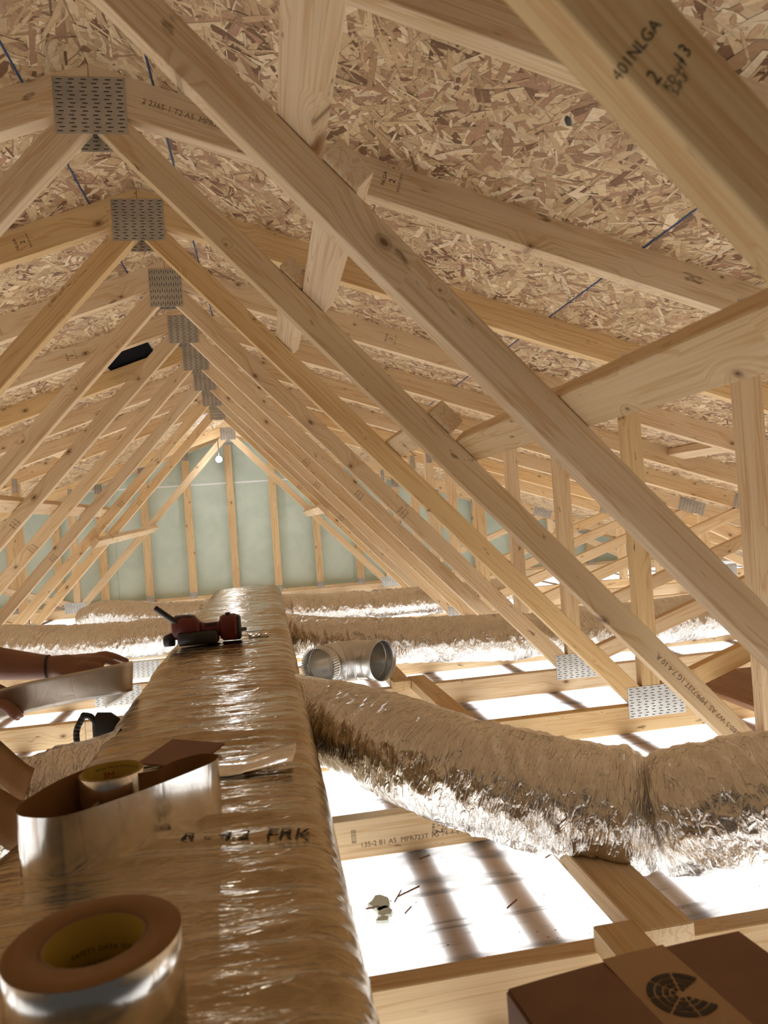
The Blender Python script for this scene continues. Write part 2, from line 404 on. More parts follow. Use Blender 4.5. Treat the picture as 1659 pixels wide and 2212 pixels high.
# ------------------------------------------------------------------ trusses
T2 = 0.038
def mirror(poly): return [(-x, z) for x, z in reversed(poly)]
def member(name, poly, axis, root, color=(1, 1, 1, 1), t=T2):
    """poly in truss plane; the mesh is stored in a frame with local x along axis."""
    ax = Vector((axis[0], 0, axis[1])).normalized(); z = Vector((-ax.z, 0, ax.x))
    ox = sum(p[0] for p in poly) / len(poly); oz = sum(p[1] for p in poly) / len(poly)
    loc = [((p[0] - ox) * ax.x + (p[1] - oz) * ax.z, (p[0] - ox) * z.x + (p[1] - oz) * z.z) for p in poly]
    o = mobj(name, prism_mesh(name, loc, -t / 2, t / 2, M['wood']), root)
    o.matrix_basis = Matrix(((ax.x, 0, z.x, ox), (0, 1, 0, t / 2), (ax.z, 0, z.z, oz), (0, 0, 0, 1)))
    o.color = color; return o
_plates = {}
def plate_meshes(wd_, ht, vert):
    key = (wd_, ht, vert)
    if key in _plates: return _plates[key]
    base = box_mesh('connector_plate', (-wd_ / 2, -0.0006, -ht / 2), (wd_ / 2, 0.0006, ht / 2), M['plate'], 0.0003)
    V = []; F = []; fm = []
    a_, b_ = (wd_, ht) if vert else (ht, wd_)
    pc = 0.0254; nc = max(1, int(round(a_ / pc))); pc = a_ / nc; nr = int(b_ / 0.0085)
    def quad(cx, cz, hw, hh, y, mi):
        i0 = len(V)
        for x, z in ((-hw, -hh), (hw, -hh), (hw, hh), (-hw, hh)):
            V.append((cx + x, y, cz + z) if vert else (cz + z, y, cx + x))
        F.append((i0, i0 + 1, i0 + 2, i0 + 3) if vert else (i0 + 3, i0 + 2, i0 + 1, i0)); fm.append(mi)
    for c in range(nc):
        for q in range(nr):
            cx = -a_ / 2 + pc * (c + 0.5) + (0.0022 if q % 2 else -0.0022); cz = -b_ / 2 + (q + 0.7) * (b_ - 0.003) / nr
            quad(cx, cz, 0.0056, 0.0013, -0.0009, 0)
            quad(cx + 0.001, cz + 0.0027, 0.0050, 0.0009, -0.0012, 1)
    teeth = mesh_from('punched_slots', V, F, [M['slot'], M['lip']], fm)
    _plates[key] = (base, teeth); return _plates[key]
def plate(root, x, z, wd_, ht, ang=0.0, vert=True, back=False):
    a, b = plate_meshes(wd_, ht, vert)
    o = mobj('connector_plate', a, root); o.location = (x, -0.0007 if not back else T2 + 0.0007, z)
    o.rotation_euler = (0, -ang, math.pi if back else 0)
    t = mobj('punched_slots', b, o); t['kind'] = 'stuff'
    if back:
        t.matrix_basis = Matrix.Rotation(math.pi, 4, 'Z')
    return o

UND = H - 0.089 / CT              # underside of the top chord at the ridge
def under(x): return UND - SL * x
D1 = (0.6804, -0.7328)
W_POLY = [(1.507, 0.0893), (1.507, 0.142), (0.0665, 1.6928), (0.0045, 1.7125), (0.0045, 1.6667), (1.469, 0.0893)]
W_POLY = list(reversed(W_POLY))
WIN = 0.033
def build_truss(root):
    parts = []
    ch = [(0.0004, H), (0.0004, UND), ((UND - 0.0893) / SL, 0.0893), ((H - 0.0893) / SL, 0.0893)]
    for sg in (1, -1):
        f = (lambda p: p) if sg > 0 else mirror
        parts.append(member('top_chord', f(ch), (sg * CT, -ST) if sg > 0 else (CT, ST), root))
        parts.append(member('web', f(W_POLY), D1 if sg > 0 else (D1[0], -D1[1]), root))
        parts.append(member('vertical_web', f([(1.508, 0.0893), (1.5715, 0.0893), (1.5715, under(1.5715) - 0.0005), (1.508, under(1.508) - 0.0005)]), (0, 1), root))
        parts.append(member('web', f([(1.5725, 0.0893), (1.600, 0.0893), (3.262, 0.6380), (3.163, 0.6712), (1.5725, 0.1473)]), (0.9496, 0.3134 * sg) if sg > 0 else (0.9496, -0.3134), root))
        parts.append(member('vertical_web', f([(3.300, 0.0893), (3.3635, 0.0893), (3.3635, under(3.3635) - 0.0005), (3.300, under(3.300) - 0.0005)]), (0, 1), root))
        parts.append(member('web', f([(3.3645, 0.52), (4.208, 0.0893), (4.346, 0.0893), (3.3645, 0.590)]), (0.8905, -0.455) if sg > 0 else (0.8905, 0.455), root))
    parts.append(member('bottom_chord', [(-0.4, 0.0), (5.3, 0.0), (5.3, 0.089), (-0.4, 0.089)], (1, 0), root))
    parts.append(member('bottom_chord', [(-5.3, 0.0), (-0.401, 0.0), (-0.401, 0.089), (-5.3, 0.089)], (1, 0), root))
    return parts
def add_plates(root, k):
    if k in (3, 8): plate(root, 0, 1.704, 0.122, 0.146, 0, False)
    elif k in (4, 5, 6, 7): plate(root, 0.0, 1.706, 0.138, 0.130)
    else: plate(root, 0, 1.714, 0.152, 0.125)
    plate(root, 0.012, 1.694, 0.09, 0.125, 0, True, True)
    for sg in (1, -1):
        plate(root, sg * 1.555, 0.0985, 0.203, 0.102)
        plate(root, sg * 1.540, 1.200, 0.040, 0.11)
        plate(root, sg * 3.25, 0.6960, 0.20, 0.095, -sg * TH)
        plate(root, sg * 4.27, 0.088, 0.25, 0.10)
    if k in (4, 5, 7): plate(root, -0.4, 0.046, 0.203, 0.085)
TNAMES = {-1: 'nearest the camera, cut by the top right corner', 0: 'crossing the picture behind the blurred near one', 1: 'whose ridge plate shows at top left', 2: 'amber, with the second ridge plate from the top', 3: 'with the third ridge plate from the top',
          4: 'with the fourth ridge plate from the top', 5: 'with the fifth ridge plate from the top', 6: 'third in front of the gap before the gable', 7: 'second in front of the gap before the gable', 8: 'last one before the gap in front of the gable', 10.6: 'standing alone close in front of the green gable'}
TR = {}
proto = None
ORANGE = {-1: 0.75, 2: 0.75, 5: 0.2, 8: 0.35}
for k in (-1, 0, 1, 2, 3, 4, 5, 6, 7, 8, 10.6):
    root = empty('roof_truss', (0, YK(k), 0))
    tag(root, 'pine roof truss ' + TNAMES[k], 'roof truss', 'roof trusses across the attic')
    if proto is None: proto = build_truss(root); parts = proto
    else:
        parts = []
        for p in proto:
            q = p.copy(); col.objects.link(q); q.parent = root; parts.append(q)
    for i, p in enumerate(parts):
        og = ORANGE.get(k, 0.0) * random.uniform(0.7, 1.1) + random.choice([0, 0, 0, 0.12, 0.28])
        if k >= 4 and p.name.startswith('top_chord') and random.random() < 0.3: og += 0.6
        p.color = tint(0.9, 1.05, min(1.0, og))
    add_plates(root, k)
    TR[k] = (root, parts)
# ------------------------------------------------------------------ stamps
def stamp(part, body, size, lx, lz, ang=0.0, mat='ink', t=T2, name='stamp'):
    me = text_mesh(name, body, size, M[mat]); o = mobj(name, me, part)
    ca, sa = math.cos(ang), math.sin(ang)
    o.matrix_basis = Matrix(((ca, -sa, 0, lx), (0, 0, -1, -t / 2 - 0.0006), (sa, ca, 0, lz), (0, 0, 0, 1)))
    return o
def to_local(part, x, z):
    v = part.matrix_basis.inverted() @ Vector((x, T2 / 2, z)); return v.x, v.z
def part_of(k, name, i): return [p for p in TR[k][1] if p.name.split('.')[0] == name][i]
p = part_of(1, 'bottom_chord', 0)
stamp(p, '135-2 B1 A5  MPR723T 1G 14-4-6 A', 0.0165, *to_local(p, 0.60, 0.030), 0.0, 'ink_soft', name='truss_code')
for j, (s_, b_) in enumerate(((0.022, '2'), (0.0105, 'NLGA'), (0.009, '575'), (0.008, 'KD-HT'), (0.008, 'S-P-F'))):
    xx, zz = [(0.660, 0.037), (0.648, 0.042), (0.660, 0.055), (0.670, 0.044), (0.676, 0.046)][j]
    stamp(p, b_, s_, *to_local(p, xx, zz), -math.pi / 2 if j == 1 else -math.pi / 2, name='grade_stamp')
for j in range(3): stamp(p, '3570 020 01 0B0', 0.0045, *to_local(p, 0.458 + 0.004 * j, 0.052), -math.pi / 2, name='lot_stamp')
p = part_of(1, 'web', 0)
stamp(p, '6360-5 W7 A5  MPR723T 1G 7-4-10 A', 0.019, *to_local(p, 1.338, 0.275), math.pi, 'ink_soft', name='truss_code')
p = part_of(1, 'top_chord', 0)
stamp(p, '2 2365-1 T2 A5  MPR723T 10', 0.018, *to_local(p, 0.215, 1.692), 0, 'ink_soft', name='truss_code')
p = part_of(2, 'top_chord', 0); stamp(p, '1T23T 10-6-11-0A', 0.018, *to_local(p, 0.25, 1.68), 0, 'ink_soft', name='truss_code')
p = part_of(3, 'top_chord', 0); stamp(p, '0T23T-10-6-11-0A', 0.018, *to_local(p, 0.46, 1.615), 0, 'ink_soft', name='truss_code')
p = part_of(-1, 'web', 0)
for s_, b_, dx, dz in ((0.0125, '401NLGA', 0.0, 0.0), (0.0155, '2', 0.021, -0.004), (0.0085, 'KD-HT', 0.030, 0.009), (0.0085, 'S-P-F', 0.037, 0.007), (0.014, '13', 0.024, 0.023)):
    lx, lz = to_local(p, 0.581, 1.072); stamp(p, b_, s_, lx + dx, lz + dz, math.pi / 2 + 0.12, name='grade_stamp')
# small grade stamps on farther members
for k, nm, i, x, z in ((2, 'top_chord', 1, -0.33, 1.65), (3, 'top_chord', 1, -0.62, 1.56), (4, 'top_chord', 1, -0.75, 1.51), (4, 'top_chord', 1, -0.50, 1.60), (1, 'top_chord', 0, 0.66, 1.55), (3, 'top_chord', 0, 0.86, 1.48), (4, 'top_chord', 0, 0.9, 1.46), (2, 'top_chord', 0, 0.72, 1.53)):
    p = part_of(k, nm, i); lx, lz = to_local(p, x, z)
    for j, b_ in enumerate(('NLGA', '2', 'KD-HT S-P-F')): stamp(p, b_, (0.013, 0.02, 0.008)[j], lx + (-0.02, 0, 0.018)[j], lz, math.pi / 2, name='grade_stamp')
for k in (3, 4, 5, 6, 7, 8):
    for i in (0, 2):
        p = part_of(k, 'web', i) if i == 0 else part_of(k, 'web', 3)
        sg = 1 if i == 0 else -1; f = random.uniform(0.35, 0.7); x = sg * (0.04 + 1.4 * f); z = 1.66 - 1.5 * f
        lx, lz = to_local(p, x, z)
        for j, b_ in enumerate(('NLGA', 'S-P-F 2', 'KD-HT')): stamp(p, b_, 0.012, lx + j * 0.016, lz, math.pi / 2, name='grade_stamp')

# ------------------------------------------------------------------ gable wall
G = YK(11.1)
wall = tag(empty('wall_back', (0, G, 0)), 'green foam clad gable wall', kind='structure')
def clip_gable(x0, x1, z0, z1):
    """rectangle clipped by the roof line"""
    pts = [(x0, z0), (x1, z0)]
    top = lambda x: H - SL * abs(x) - 0.004
    xs = [x1] + ([0.0] if x0 < 0 < x1 else []) + [x0]
    up = []
    zc = z1
    for a in xs: up.append((a, min(zc, top(a))))
    # crossing points with the flat top
    out = []
    xc = (H - 0.004 - zc) / SL
    for i, pnt in enumerate(up):
        out.append(pnt)
        if i + 1 < len(up):
            a, b_ = up[i], up[i + 1]
            for cx in (xc, -xc):
                if min(a[0], b_[0]) < cx < max(a[0], b_[0]): out.append((cx, zc))
    return pts + out
for x0, x1 in ((-4.88, -3.662), (-3.66, -2.442), (-2.44, -1.222), (-1.22, 1.218), (1.22, 2.438), (2.44, 3.658), (3.66, 4.88)):
    for z0, z1 in ((-0.004, 1.236), (1.247, 1.83)):
        if max(H - SL * abs(x0), H - SL * abs(x1), H if x0 < 0 < x1 else 0) < z0 + 0.02: continue
        pl = clip_gable(x0, x1, z0, z1)
        if z0 > 1:
            lim = (H - z0) / SL - 0.02; pl = clip_gable(max(x0, -lim), min(x1, lim), z0, z1)
            if max(x0, -lim) >= min(x1, lim): continue
        mobj('foam_board', prism_mesh('foam_board', pl, 0.092, 0.13, M['foam'], 0), wall)
M['gap_daylight'] = plain('white_gap_daylight', (0.9, 0.92, 0.95), 0.5)  # white colour stands in for daylight through the gap between foam boards
mobj('gap_daylight_strip', box_mesh('gap_daylight_strip', (-1.60, 0.0905, 1.234), (1.60, 0.0919, 1.249), M['gap_daylight'], 0), wall)
gt = tag(empty('gable_truss', (0, G, 0)), 'gable end frame of flat upright studs against the green foam', 'gable truss')
for sg in (1, -1):
    f = (lambda p: p) if sg > 0 else mirror
    ch = [(0.0004, H - 0.002), (0.0004, UND - 0.002), ((UND - 0.0893) / SL, 0.0893), ((H - 0.0893) / SL, 0.0893)]
    member('top_chord', f(ch), (CT, -ST) if sg > 0 else (CT, ST), gt, tint(0.9, 1.0, 0.3))
member('bottom_chord', [(-5.2, 0.0), (5.2, 0.0), (5.2, 0.089), (-5.2, 0.089)], (1, 0), gt, tint(0.9, 1, 0.3))
sx = -0.03 - 9 * 0.437
while sx < 4.3:
    a, b_ = sx - 0.038, sx + 0.038
    top = min(under(abs(a)), under(abs(b_))) - 0.003
    if top > 0.2:
        member('stud', [(a, 0.0893), (b_, 0.0893), (b_, under(abs(b_)) - 0.003), (a, under(abs(a)) - 0.003)], (0, 1), gt, tint(0.86, 1.0, 0.45))
        plate(gt, sx, top - 0.005, 0.076, 0.10); plate(gt, sx, 0.095, 0.076, 0.07)
    sx += 0.437

# ------------------------------------------------------------------ braces on the webs
WN = Vector((0.7328, 0, 0.6804)); WD = Vector((0.6804, 0, -0.7328))
def on_web(s, k, sg=1, h=0.0):
    """point on the upper edge of the web, s metres below its top corner"""
    p = Vector((0.0665, 0, 1.6933)) + WD * s + WN * h
    return Vector((sg * p.x, YK(k), p.z))
def web_brace(label, s, k0, k1, sg=1, under_=False, over=(0.05, 0.09), w_=0.068, og=0.1, ds=0.0):
    h = 0.0195 if not under_ else -0.0635 - 0.0195
    a = on_web(s, k0, sg, h); b_ = on_web(s + ds, k1, sg, h)
    a.y -= over[0]; b_.y += T2 + over[1]
    o = beam('lateral_brace', a, b_, w_, 0.037, Vector((sg * WD.x, 0, WD.z)), None, M['wood'], tint(0.94, 1.05, og))
    return tag(o, label, 'brace', 'lateral braces nailed across the webs')
def s_of(x, z): return (Vector((x, 0, z)) - Vector((0.0665, 0, 1.6933))).dot(WD)
web_brace('pale brace board rising out of the top edge beside the long web', s_of(0.400, 1.348), -1, 0, og=0.0, over=(0.3, 0.02))
web_brace('short pale brace between the first two ridge plates, behind the big web', s_of(0.462, 1.281), 0, 1, over=(0.012, -0.01), og=0.0)
web_brace('small brace stub peeping below the second long web', s_of(0.412, 1.331), 1, 2, over=(0.01, 0.03), og=0.05)
web_brace('long heavy brace slanting in from the right edge over the webs', s_of(0.800, 0.920), -1, 1, over=(0.12, -0.005), og=0.3)
web_brace('brace with a brown sawn end above the second long web', s_of(0.735, 0.985), 1, 2, over=(0.03, 0.12), og=0.25)
web_brace('long brace on the left webs above the upright studs', s_of(0.80, 0.95), 3, 7, -1, over=(0.2, 0.2), og=0.05)
o = web_brace('sloping brace board under the far left webs', s_of(0.985, 0.86), 7, 10.6, -1, True, over=(0.06, 0.03), og=0.15, ds=-0.11)
o = web_brace('short foreshortened brace under the far right webs', s_of(0.80, 0.93), 7, 10.6, 1, True, over=(0.06, 0.02), og=0.1)

# loose or nailed blocks under the deck
def block(label, x, ka, kb, og=0.2):
    sgn = 1 if x > 0 else -1
    n_ = Vector((sgn * ST, 0, CT)); p = Vector((x, 0, H - SL * abs(x))) - n_ * 0.021
    a = p + Vector((0, YK(ka) + T2 + 0.001, 0)); b_ = p + Vector((0, YK(kb) - 0.001, 0))
    o = beam('blocking', a, b_, 0.089, 0.036, Vector((sgn * CT, 0, -ST)), None, M['wood'], tint(0.9, 1, og)); tag(o, label, 'blocking')
block('pale flat block under the roof deck at right', 2.43, 3, 4, 0.0)
block('flat block under the far left roof deck', -1.15, 7, 8, 0.3)

# roof vent hole
vr = tag(empty('roof_vent', (-0.33, 2.225, 0)), 'black square vent opening in the left roof slope', 'roof vent')
vn = Vector((-ST, 0, CT)); vx = Vector((-CT, 0, -ST))
def vent_box(name, u0, u1, v0, v1, h0, h1):
    bm = bmesh.new(); box_bm(bm, (u0, v0, h0), (u1, v1, h1)); bmesh.ops.recalc_face_normals(bm, faces=bm.faces)
    o = mobj(name, from_bm(name, bm, M['void']), vr); c_ = Vector((0, 0, H - SL * 0.33))
    o.matrix_basis = Matrix(((vx.x, 0, vn.x, c_.x), (vx.y, 1, vn.y, c_.y), (vx.z, 0, vn.z, c_.z), (0, 0, 0, 1)))
vent_box('vent_throat', -0.115, 0.115, -0.185, 0.185, -0.0035, -0.0025)
vent_box('flange', -0.125, -0.115, -0.195, 0.195, -0.010, -0.0025); vent_box('flange', 0.115, 0.125, -0.195, 0.195, -0.010, -0.0025)
vent_box('flange', -0.115, 0.115, -0.195, -0.185, -0.010, -0.0025); vent_box('flange', -0.115, 0.115, 0.185, 0.195, -0.010, -0.0025)

# ------------------------------------------------------------------ boards lying over the bottom chords
def flat_board(label, a, b_, wd_=0.089, og=0.3, z=0.089, name='loose_board', th=0.037):
    a = Vector((a[0], a[1], z + th / 2 + 0.0005)); b_ = Vector((b_[0], b_[1], z + th / 2 + 0.0005)); d = (b_ - a).normalized()
    o = beam(name, a, b_, wd_, th, Vector((-d.y, d.x, 0)), None, M['wood'], tint(0.85, 0.97, og)); return tag(o, label, 'board')
flat_board('long board running from the big flexible duct over the near joist', (0.862, 0.42), (0.868, -0.637), og=0.15)
flat_board('short board end lapping the near joist in front of the carton', (0.797, -0.603), (0.801, -1.255), 0.066, og=0.4)
flat_board('brown board end beside the steel elbow', (0.79, 1.82), (0.795, 1.16), 0.07, og=0.7)
flat_board('brown board end lying right of the steel elbow', (0.865, 1.235), (0.885, 0.55), 0.07, og=0.5)
ps = beam('plywood_sheet', (2.08, 0.36, 0.0985), (2.08, 0.86, 0.0985), 0.64, 0.018, (1, 0, 0), None, M['ply'], (1, 1, 1, 1))
tag(ps, 'reddish brown plywood sheet lying on the joists at the right edge', 'plywood')

# ------------------------------------------------------------------ ducts
REST = [(0.865, 0.05, -0.64, 0.44, 0.1285), (0.793, 0.042, 1.15, 1.83, 0.1285), (0.875, 0.05, 0.54, 1.24, 0.1285)]
CHORD_Y = [YK(k) for k in (-1, 0, 1, 2, 3, 4, 5, 6, 7, 8, 10.6)]
def rest_z(x, y):
    for cx0, hw, ya0, yb0, z in REST:
        if abs(x - cx0) < hw and ya0 < y < yb0: return z
    for yc in CHORD_Y:
        if yc - 0.004 < y < yc + T2 + 0.004: return 0.0905
    return 0.004
def wrinkle(s, th, seed, big=0.0045, small=0.0016):
    a = noise.noise(Vector((s * 26 + th * 0.9, th * 1.3, seed))); b_ = noise.noise(Vector((s * 70 - th * 1.7, th * 2.8, seed + 9)))
    c_ = noise.noise(Vector((s * 6, th * 0.8, seed + 20)))
    return big * (1 - 2.2 * abs(a)) + small * (1 - 2.4 * abs(b_)) + 0.006 * c_
def tube(name, pts, radius, parent, seed, nth=112, step=0.0055, big=0.0045, small=0.0016, bumps=(), cap=True, squash=0.93, org=Vector((0, 0, 0))):
    total = sum((Vector(pts[i + 1]) - Vector(pts[i])).length for i in range(len(pts) - 1))
    n = max(8, int(total / step)); P, ln = spline(pts, n)
    V = []; U = []; F = []
    for i, p in enumerate(P):
        t = (P[min(n, i + 1)] - P[max(0, i - 1)]).normalized()
        side = t.cross(Vector((0, 0, 1))).normalized(); up = side.cross(t)
        s = ln * i / n
        extra = sum(a * math.exp(-((s - c_) / w_) ** 2) for c_, w_, a in bumps)
        for j in range(nth + 1):
            th = 2 * math.pi * j / nth; q = th if j < nth else 0.0
            ww = 0.5 - 0.5 * math.cos(min(1, min(q, 2 * math.pi - q) / 0.5) * math.pi)
            d = radius + extra + wrinkle(s, q if q < math.pi else 2 * math.pi - q + 40, seed, big, small) * (0.4 + 0.6 * ww)
            vv = p + side * (d * math.sin(th)) * (2 - squash) + up * (-d * math.cos(th)) * squash
            vv.z = max(vv.z, rest_z(vv.x + org.x, vv.y + org.y)); V.append(vv)
            U.append((s * 3.2, th / (2 * math.pi) * radius * 6.28 * 3.2))
    w1 = nth + 1
    for i in range(n):
        for j in range(nth): F.append((i * w1 + j, i * w1 + j + 1, (i + 1) * w1 + j + 1, (i + 1) * w1 + j))
    if cap:
        F.append(tuple(reversed(range(0, nth)))); F.append(tuple(range(n * w1, n * w1 + nth)))
    me = mesh_from(name, V, F, M['foil'], None, True, U); return mobj(name, me, parent), P, ln
def flex(label, pts, radius, seed, bumps=(), bands=()):
    root = tag(empty('flexible_duct', (pts[0][0], pts[0][1], 0)), label, 'duct', 'foil jacketed branch ducts')
    off = Vector((pts[0][0], pts[0][1], 0)); loc = [Vector(p) - off for p in pts]
    o, P, ln = tube('foil_jacket', loc, radius, root, seed, bumps=bumps, big=0.0058, small=0.0030, org=off)
    for s in bands:                                   # taped joints
        i = int(len(P) * s / ln); seg = P[max(0, i - 5):i + 6]
        tube('tape_band', [seg[0], seg[len(seg) // 2], seg[-1]], radius + 0.005, root, seed + 50, step=0.004, big=0.002, cap=False)
    return root
flex('big crinkled foil duct snaking from the trunk to the right edge',
     [(0.405, 0.34, 0.235), (0.475, 0.265, 0.235), (0.57, 0.00, 0.250), (0.67, -0.17, 0.238), (0.86, -0.29, 0.195), (1.01, -0.36, 0.175), (1.13, -0.44, 0.215), (1.45, -0.50, 0.235)], 0.112, 1,
     bumps=((0.17, 0.02, -0.012), (0.92, 0.02, 0.014), (0.975, 0.012, -0.01)))
flex('long foil duct crossing the joists right of the steel elbow',
     [(0.41, 2.00, 0.215), (0.58, 1.84, 0.208), (0.95, 1.60, 0.205), (1.42, 1.47, 0.200), (2.2, 1.50, 0.200), (3.2, 1.72, 0.200)], 0.105, 2, bumps=((0.5, 0.03, -0.006), (1.2, 0.04, -0.006)))
flex('foil duct leaving the trunk to the left beyond the hand',
     [(-0.055, 2.37, 0.235), (-0.32, 2.42, 0.215), (-0.68, 2.50, 0.205), (-1.2, 2.80, 0.205), (-1.9, 3.1, 0.205)], 0.105, 3, bumps=((0.4, 0.03, -0.008), (0.75, 0.03, -0.008)))
flex('foil duct running right from the far end of the trunk',
     [(0.41, 3.07, 0.225), (0.62, 3.13, 0.205), (1.25, 3.16, 0.19), (2.0, 3.25, 0.19)], 0.098, 4, bumps=((0.55, 0.02, -0.012),))
flex('short foil duct curving left from the far end of the trunk',
     [(-0.055, 3.08, 0.235), (-0.17, 3.22, 0.215), (-0.50, 3.56, 0.205), (-0.86, 3.90, 0.215), (-1.02, 4.02, 0.17)], 0.098, 5)
flex('crumpled foil duct at the left edge beside the tape rolls',
     [(-0.055, -0.10, 0.235), (-0.16, -0.10, 0.232), (-0.42, -0.13, 0.22), (-1.0, -0.20, 0.215)], 0.125, 6, bumps=((0.13, 0.03, -0.012),))

# main trunk
tk = tag(empty('trunk_duct', (0.16, 0.6, 0.089)), 'wide foil wrapped trunk duct running down the middle to the gable', 'duct')
def trunk_profile(a):
    """rounded box profile, a in 0..1 starting bottom left, counter-clockwise seen from -y (x, z, tangent param)"""
    return a
prof = []
pts = [(-0.035, 0.0905), (0.412, 0.0905), (0.372, 0.373), (-0.048, 0.368)]
rad = [0.03, 0.03, 0.045, 0.05]
def rounded(pts, rad, per):
    out = []
    n = len(pts)
    for i in range(n):
        p = Vector((*pts[i], 0)); a = (Vector((*pts[i - 1], 0)) - p).normalized(); c = (Vector((*pts[(i + 1) % n], 0)) - p).normalized()
        s = p + a * rad[i]; e = p + c * rad[i]
        for t in range(9):
            q = t / 8; out.append(s * (1 - q) ** 2 + p * 2 * q * (1 - q) + e * q * q)
    # resample
    out.append(out[0]); d = [0]
    for i in range(1, len(out)): d.append(d[-1] + (out[i] - out[i - 1]).length)
    res = []; k = 0
    for i in range(per):
        s = d[-1] * i / per
        while d[k + 1] < s: k += 1
        t = (s - d[k]) / max(1e-9, d[k + 1] - d[k]); res.append(out[k].lerp(out[k + 1], t))
    return res, d[-1]
NP = 200
prof, plen = rounded(pts, rad, NP)
ya, yb = -2.2, 3.27; NY = 700
V = []; U = []; F = []
cx_, cz_ = 0.17, 0.23
for i in range(NY + 1):
    y = ya + (yb - ya) * i / NY
    end = min(1.0, (yb - y) / 0.06)
    sc = 1 - 0.10 * (1 - end) ** 2
    swell = 0.006 * noise.noise(Vector((y * 2.3, 0, 4)))
    for j in range(NP + 1):
        p = prof[j % NP]; q = prof[(j + 1) % NP] - prof[(j - 1) % NP]; nrm = Vector((q.y, -q.x)).normalized()
        x, z = p.x, p.y
        topness = max(0, min(1, (z - 0.30) / 0.06))
        k1 = noise.noise(Vector((y * 19 + x * 2.2, x * 3.0, z * 3 + 1))); k2 = noise.noise(Vector((y * 48 - x * 5, x * 5.5, z * 5 + 7))); k3 = noise.noise(Vector((y * 5, x * 4, z * 4 + 3)))
        k4 = noise.noise(Vector((y * 95 + x * 9, x * 14, z * 14 + 2)))
        d = 0.0042 * (1 - 2.3 * abs(k1)) + 0.0017 * (1 - 2.2 * abs(k2)) + 0.0035 * k3 + swell * topness + 0.0006 * k4
        d *= 0.25 + 0.75 * max(topness, 0.5)
        if z < 0.12: d = min(0.0, d) * 0.3
        dome = 0.008 * topness * (1 - ((x - 0.165) / 0.22) ** 2)
        # print wrap droops on the left flank near the branch
        flare = 0.10 * max(0.0, min(1.0, (-0.45 - y) / 0.5)) ** 1.5 * max(0.0, min(1.0, (0.10 - x) / 0.14))
        V.append((cx_ + (x - cx_) * sc + nrm.x * d - flare, y, cz_ + (z - cz_) * sc + nrm.y * d + dome))
        U.append((y * 2.6, plen * j / NP * 2.6))
w1 = NP + 1
for i in range(NY):
    for j in range(NP): F.append((i * w1 + j, i * w1 + j + 1, (i + 1) * w1 + j + 1, (i + 1) * w1 + j))
F.append(tuple(reversed(range(0, NP)))); F.append(tuple(range(NY * w1, NY * w1 + NP)))
me = mesh_from('foil_wrap', [(v[0] - 0.16, v[1] - 0.6, v[2] - 0.089) for v in V], F, M['wrap'], None, True, U)
wrapo = mobj('foil_wrap', me, tk)
TV = np.array(V).reshape(NY + 1, w1, 3)
def trunk_top(x, y):
    i = int(round((y - ya) / (yb - ya) * NY)); i = max(0, min(NY, i)); row = TV[i]; up = row[row[:, 2] > 0.3]
    j = np.argsort(np.abs(up[:, 0] - x))[:2]; return float(up[j, 2].max())
# collars where the branches leave the trunk
for x, y, z, rr, sg in ((0.385, 0.35, 0.235, 0.128, 1), (0.385, 2.0, 0.215, 0.118, 1), (-0.045, 2.36, 0.235, 0.116, -1), (-0.045, -0.10, 0.235, 0.138, -1), (0.385, 3.07, 0.225, 0.105, 1), (-0.04, 3.06, 0.235, 0.105, -1)):
    bm = bmesh.new()
    for a in range(33):
        for q in range(7):
            t = q / 6; th = 2 * math.pi * a / 32; rr_ = rr * (1.06 - 0.16 * t) + 0.004 * noise.noise(Vector((math.cos(th) * 4, math.sin(th) * 4, q * 0.9 + x * 7)))
            bm.verts.new((x + sg * (-0.035 + 0.10 * t) - 0.16, y + rr_ * math.cos(th) - 0.6 - (0.05 * t if y < 1 and sg > 0 else 0), z + rr_ * math.sin(th) * 0.96 - 0.089))
    bm.verts.ensure_lookup_table()
    for a in range(32):
        for q in range(6):
            i = a * 7 + q; bm.faces.new((bm.verts[i], bm.verts[i + 7], bm.verts[i + 8], bm.verts[i + 1]))
    bmesh.ops.recalc_face_normals(bm, faces=bm.faces)
    me = from_bm('takeoff_collar', bm, M['foil'], True)
    uvl = me.uv_layers.new(name='UVMap')
    for lp in me.loops:
        co = me.vertices[lp.vertex_index].co; uvl.data[lp.index].uv = (co.x * 3, (co.y + co.z) * 3)
    mobj('takeoff_collar', me, tk)
# printed insulation rating across the wrap
def drape_text(body, size, x, y, ang, mat, parent, off):
    me = text_mesh('rating_print', body, size, mat)
    bm = bmesh.new(); bm.from_mesh(me); bmesh.ops.subdivide_edges(bm, edges=[e for e in bm.edges if e.calc_length() > 0.006], cuts=2)
    ca, sa = math.cos(ang), math.sin(ang)
    for v in bm.verts:
        px, py = x + v.co.x * ca - v.co.y * sa, y + v.co.x * sa + v.co.y * ca
        v.co = Vector((px, py, trunk_top(px, py) + 0.0014)) - off
    bm.to_mesh(me); bm.free(); return mobj('rating_print', me, parent)
drape_text('R - 4.2  FRK', 0.034, 0.262, -0.710, -0.22, M['marker'], tk, Vector((0.16, 0.6, 0.089)))

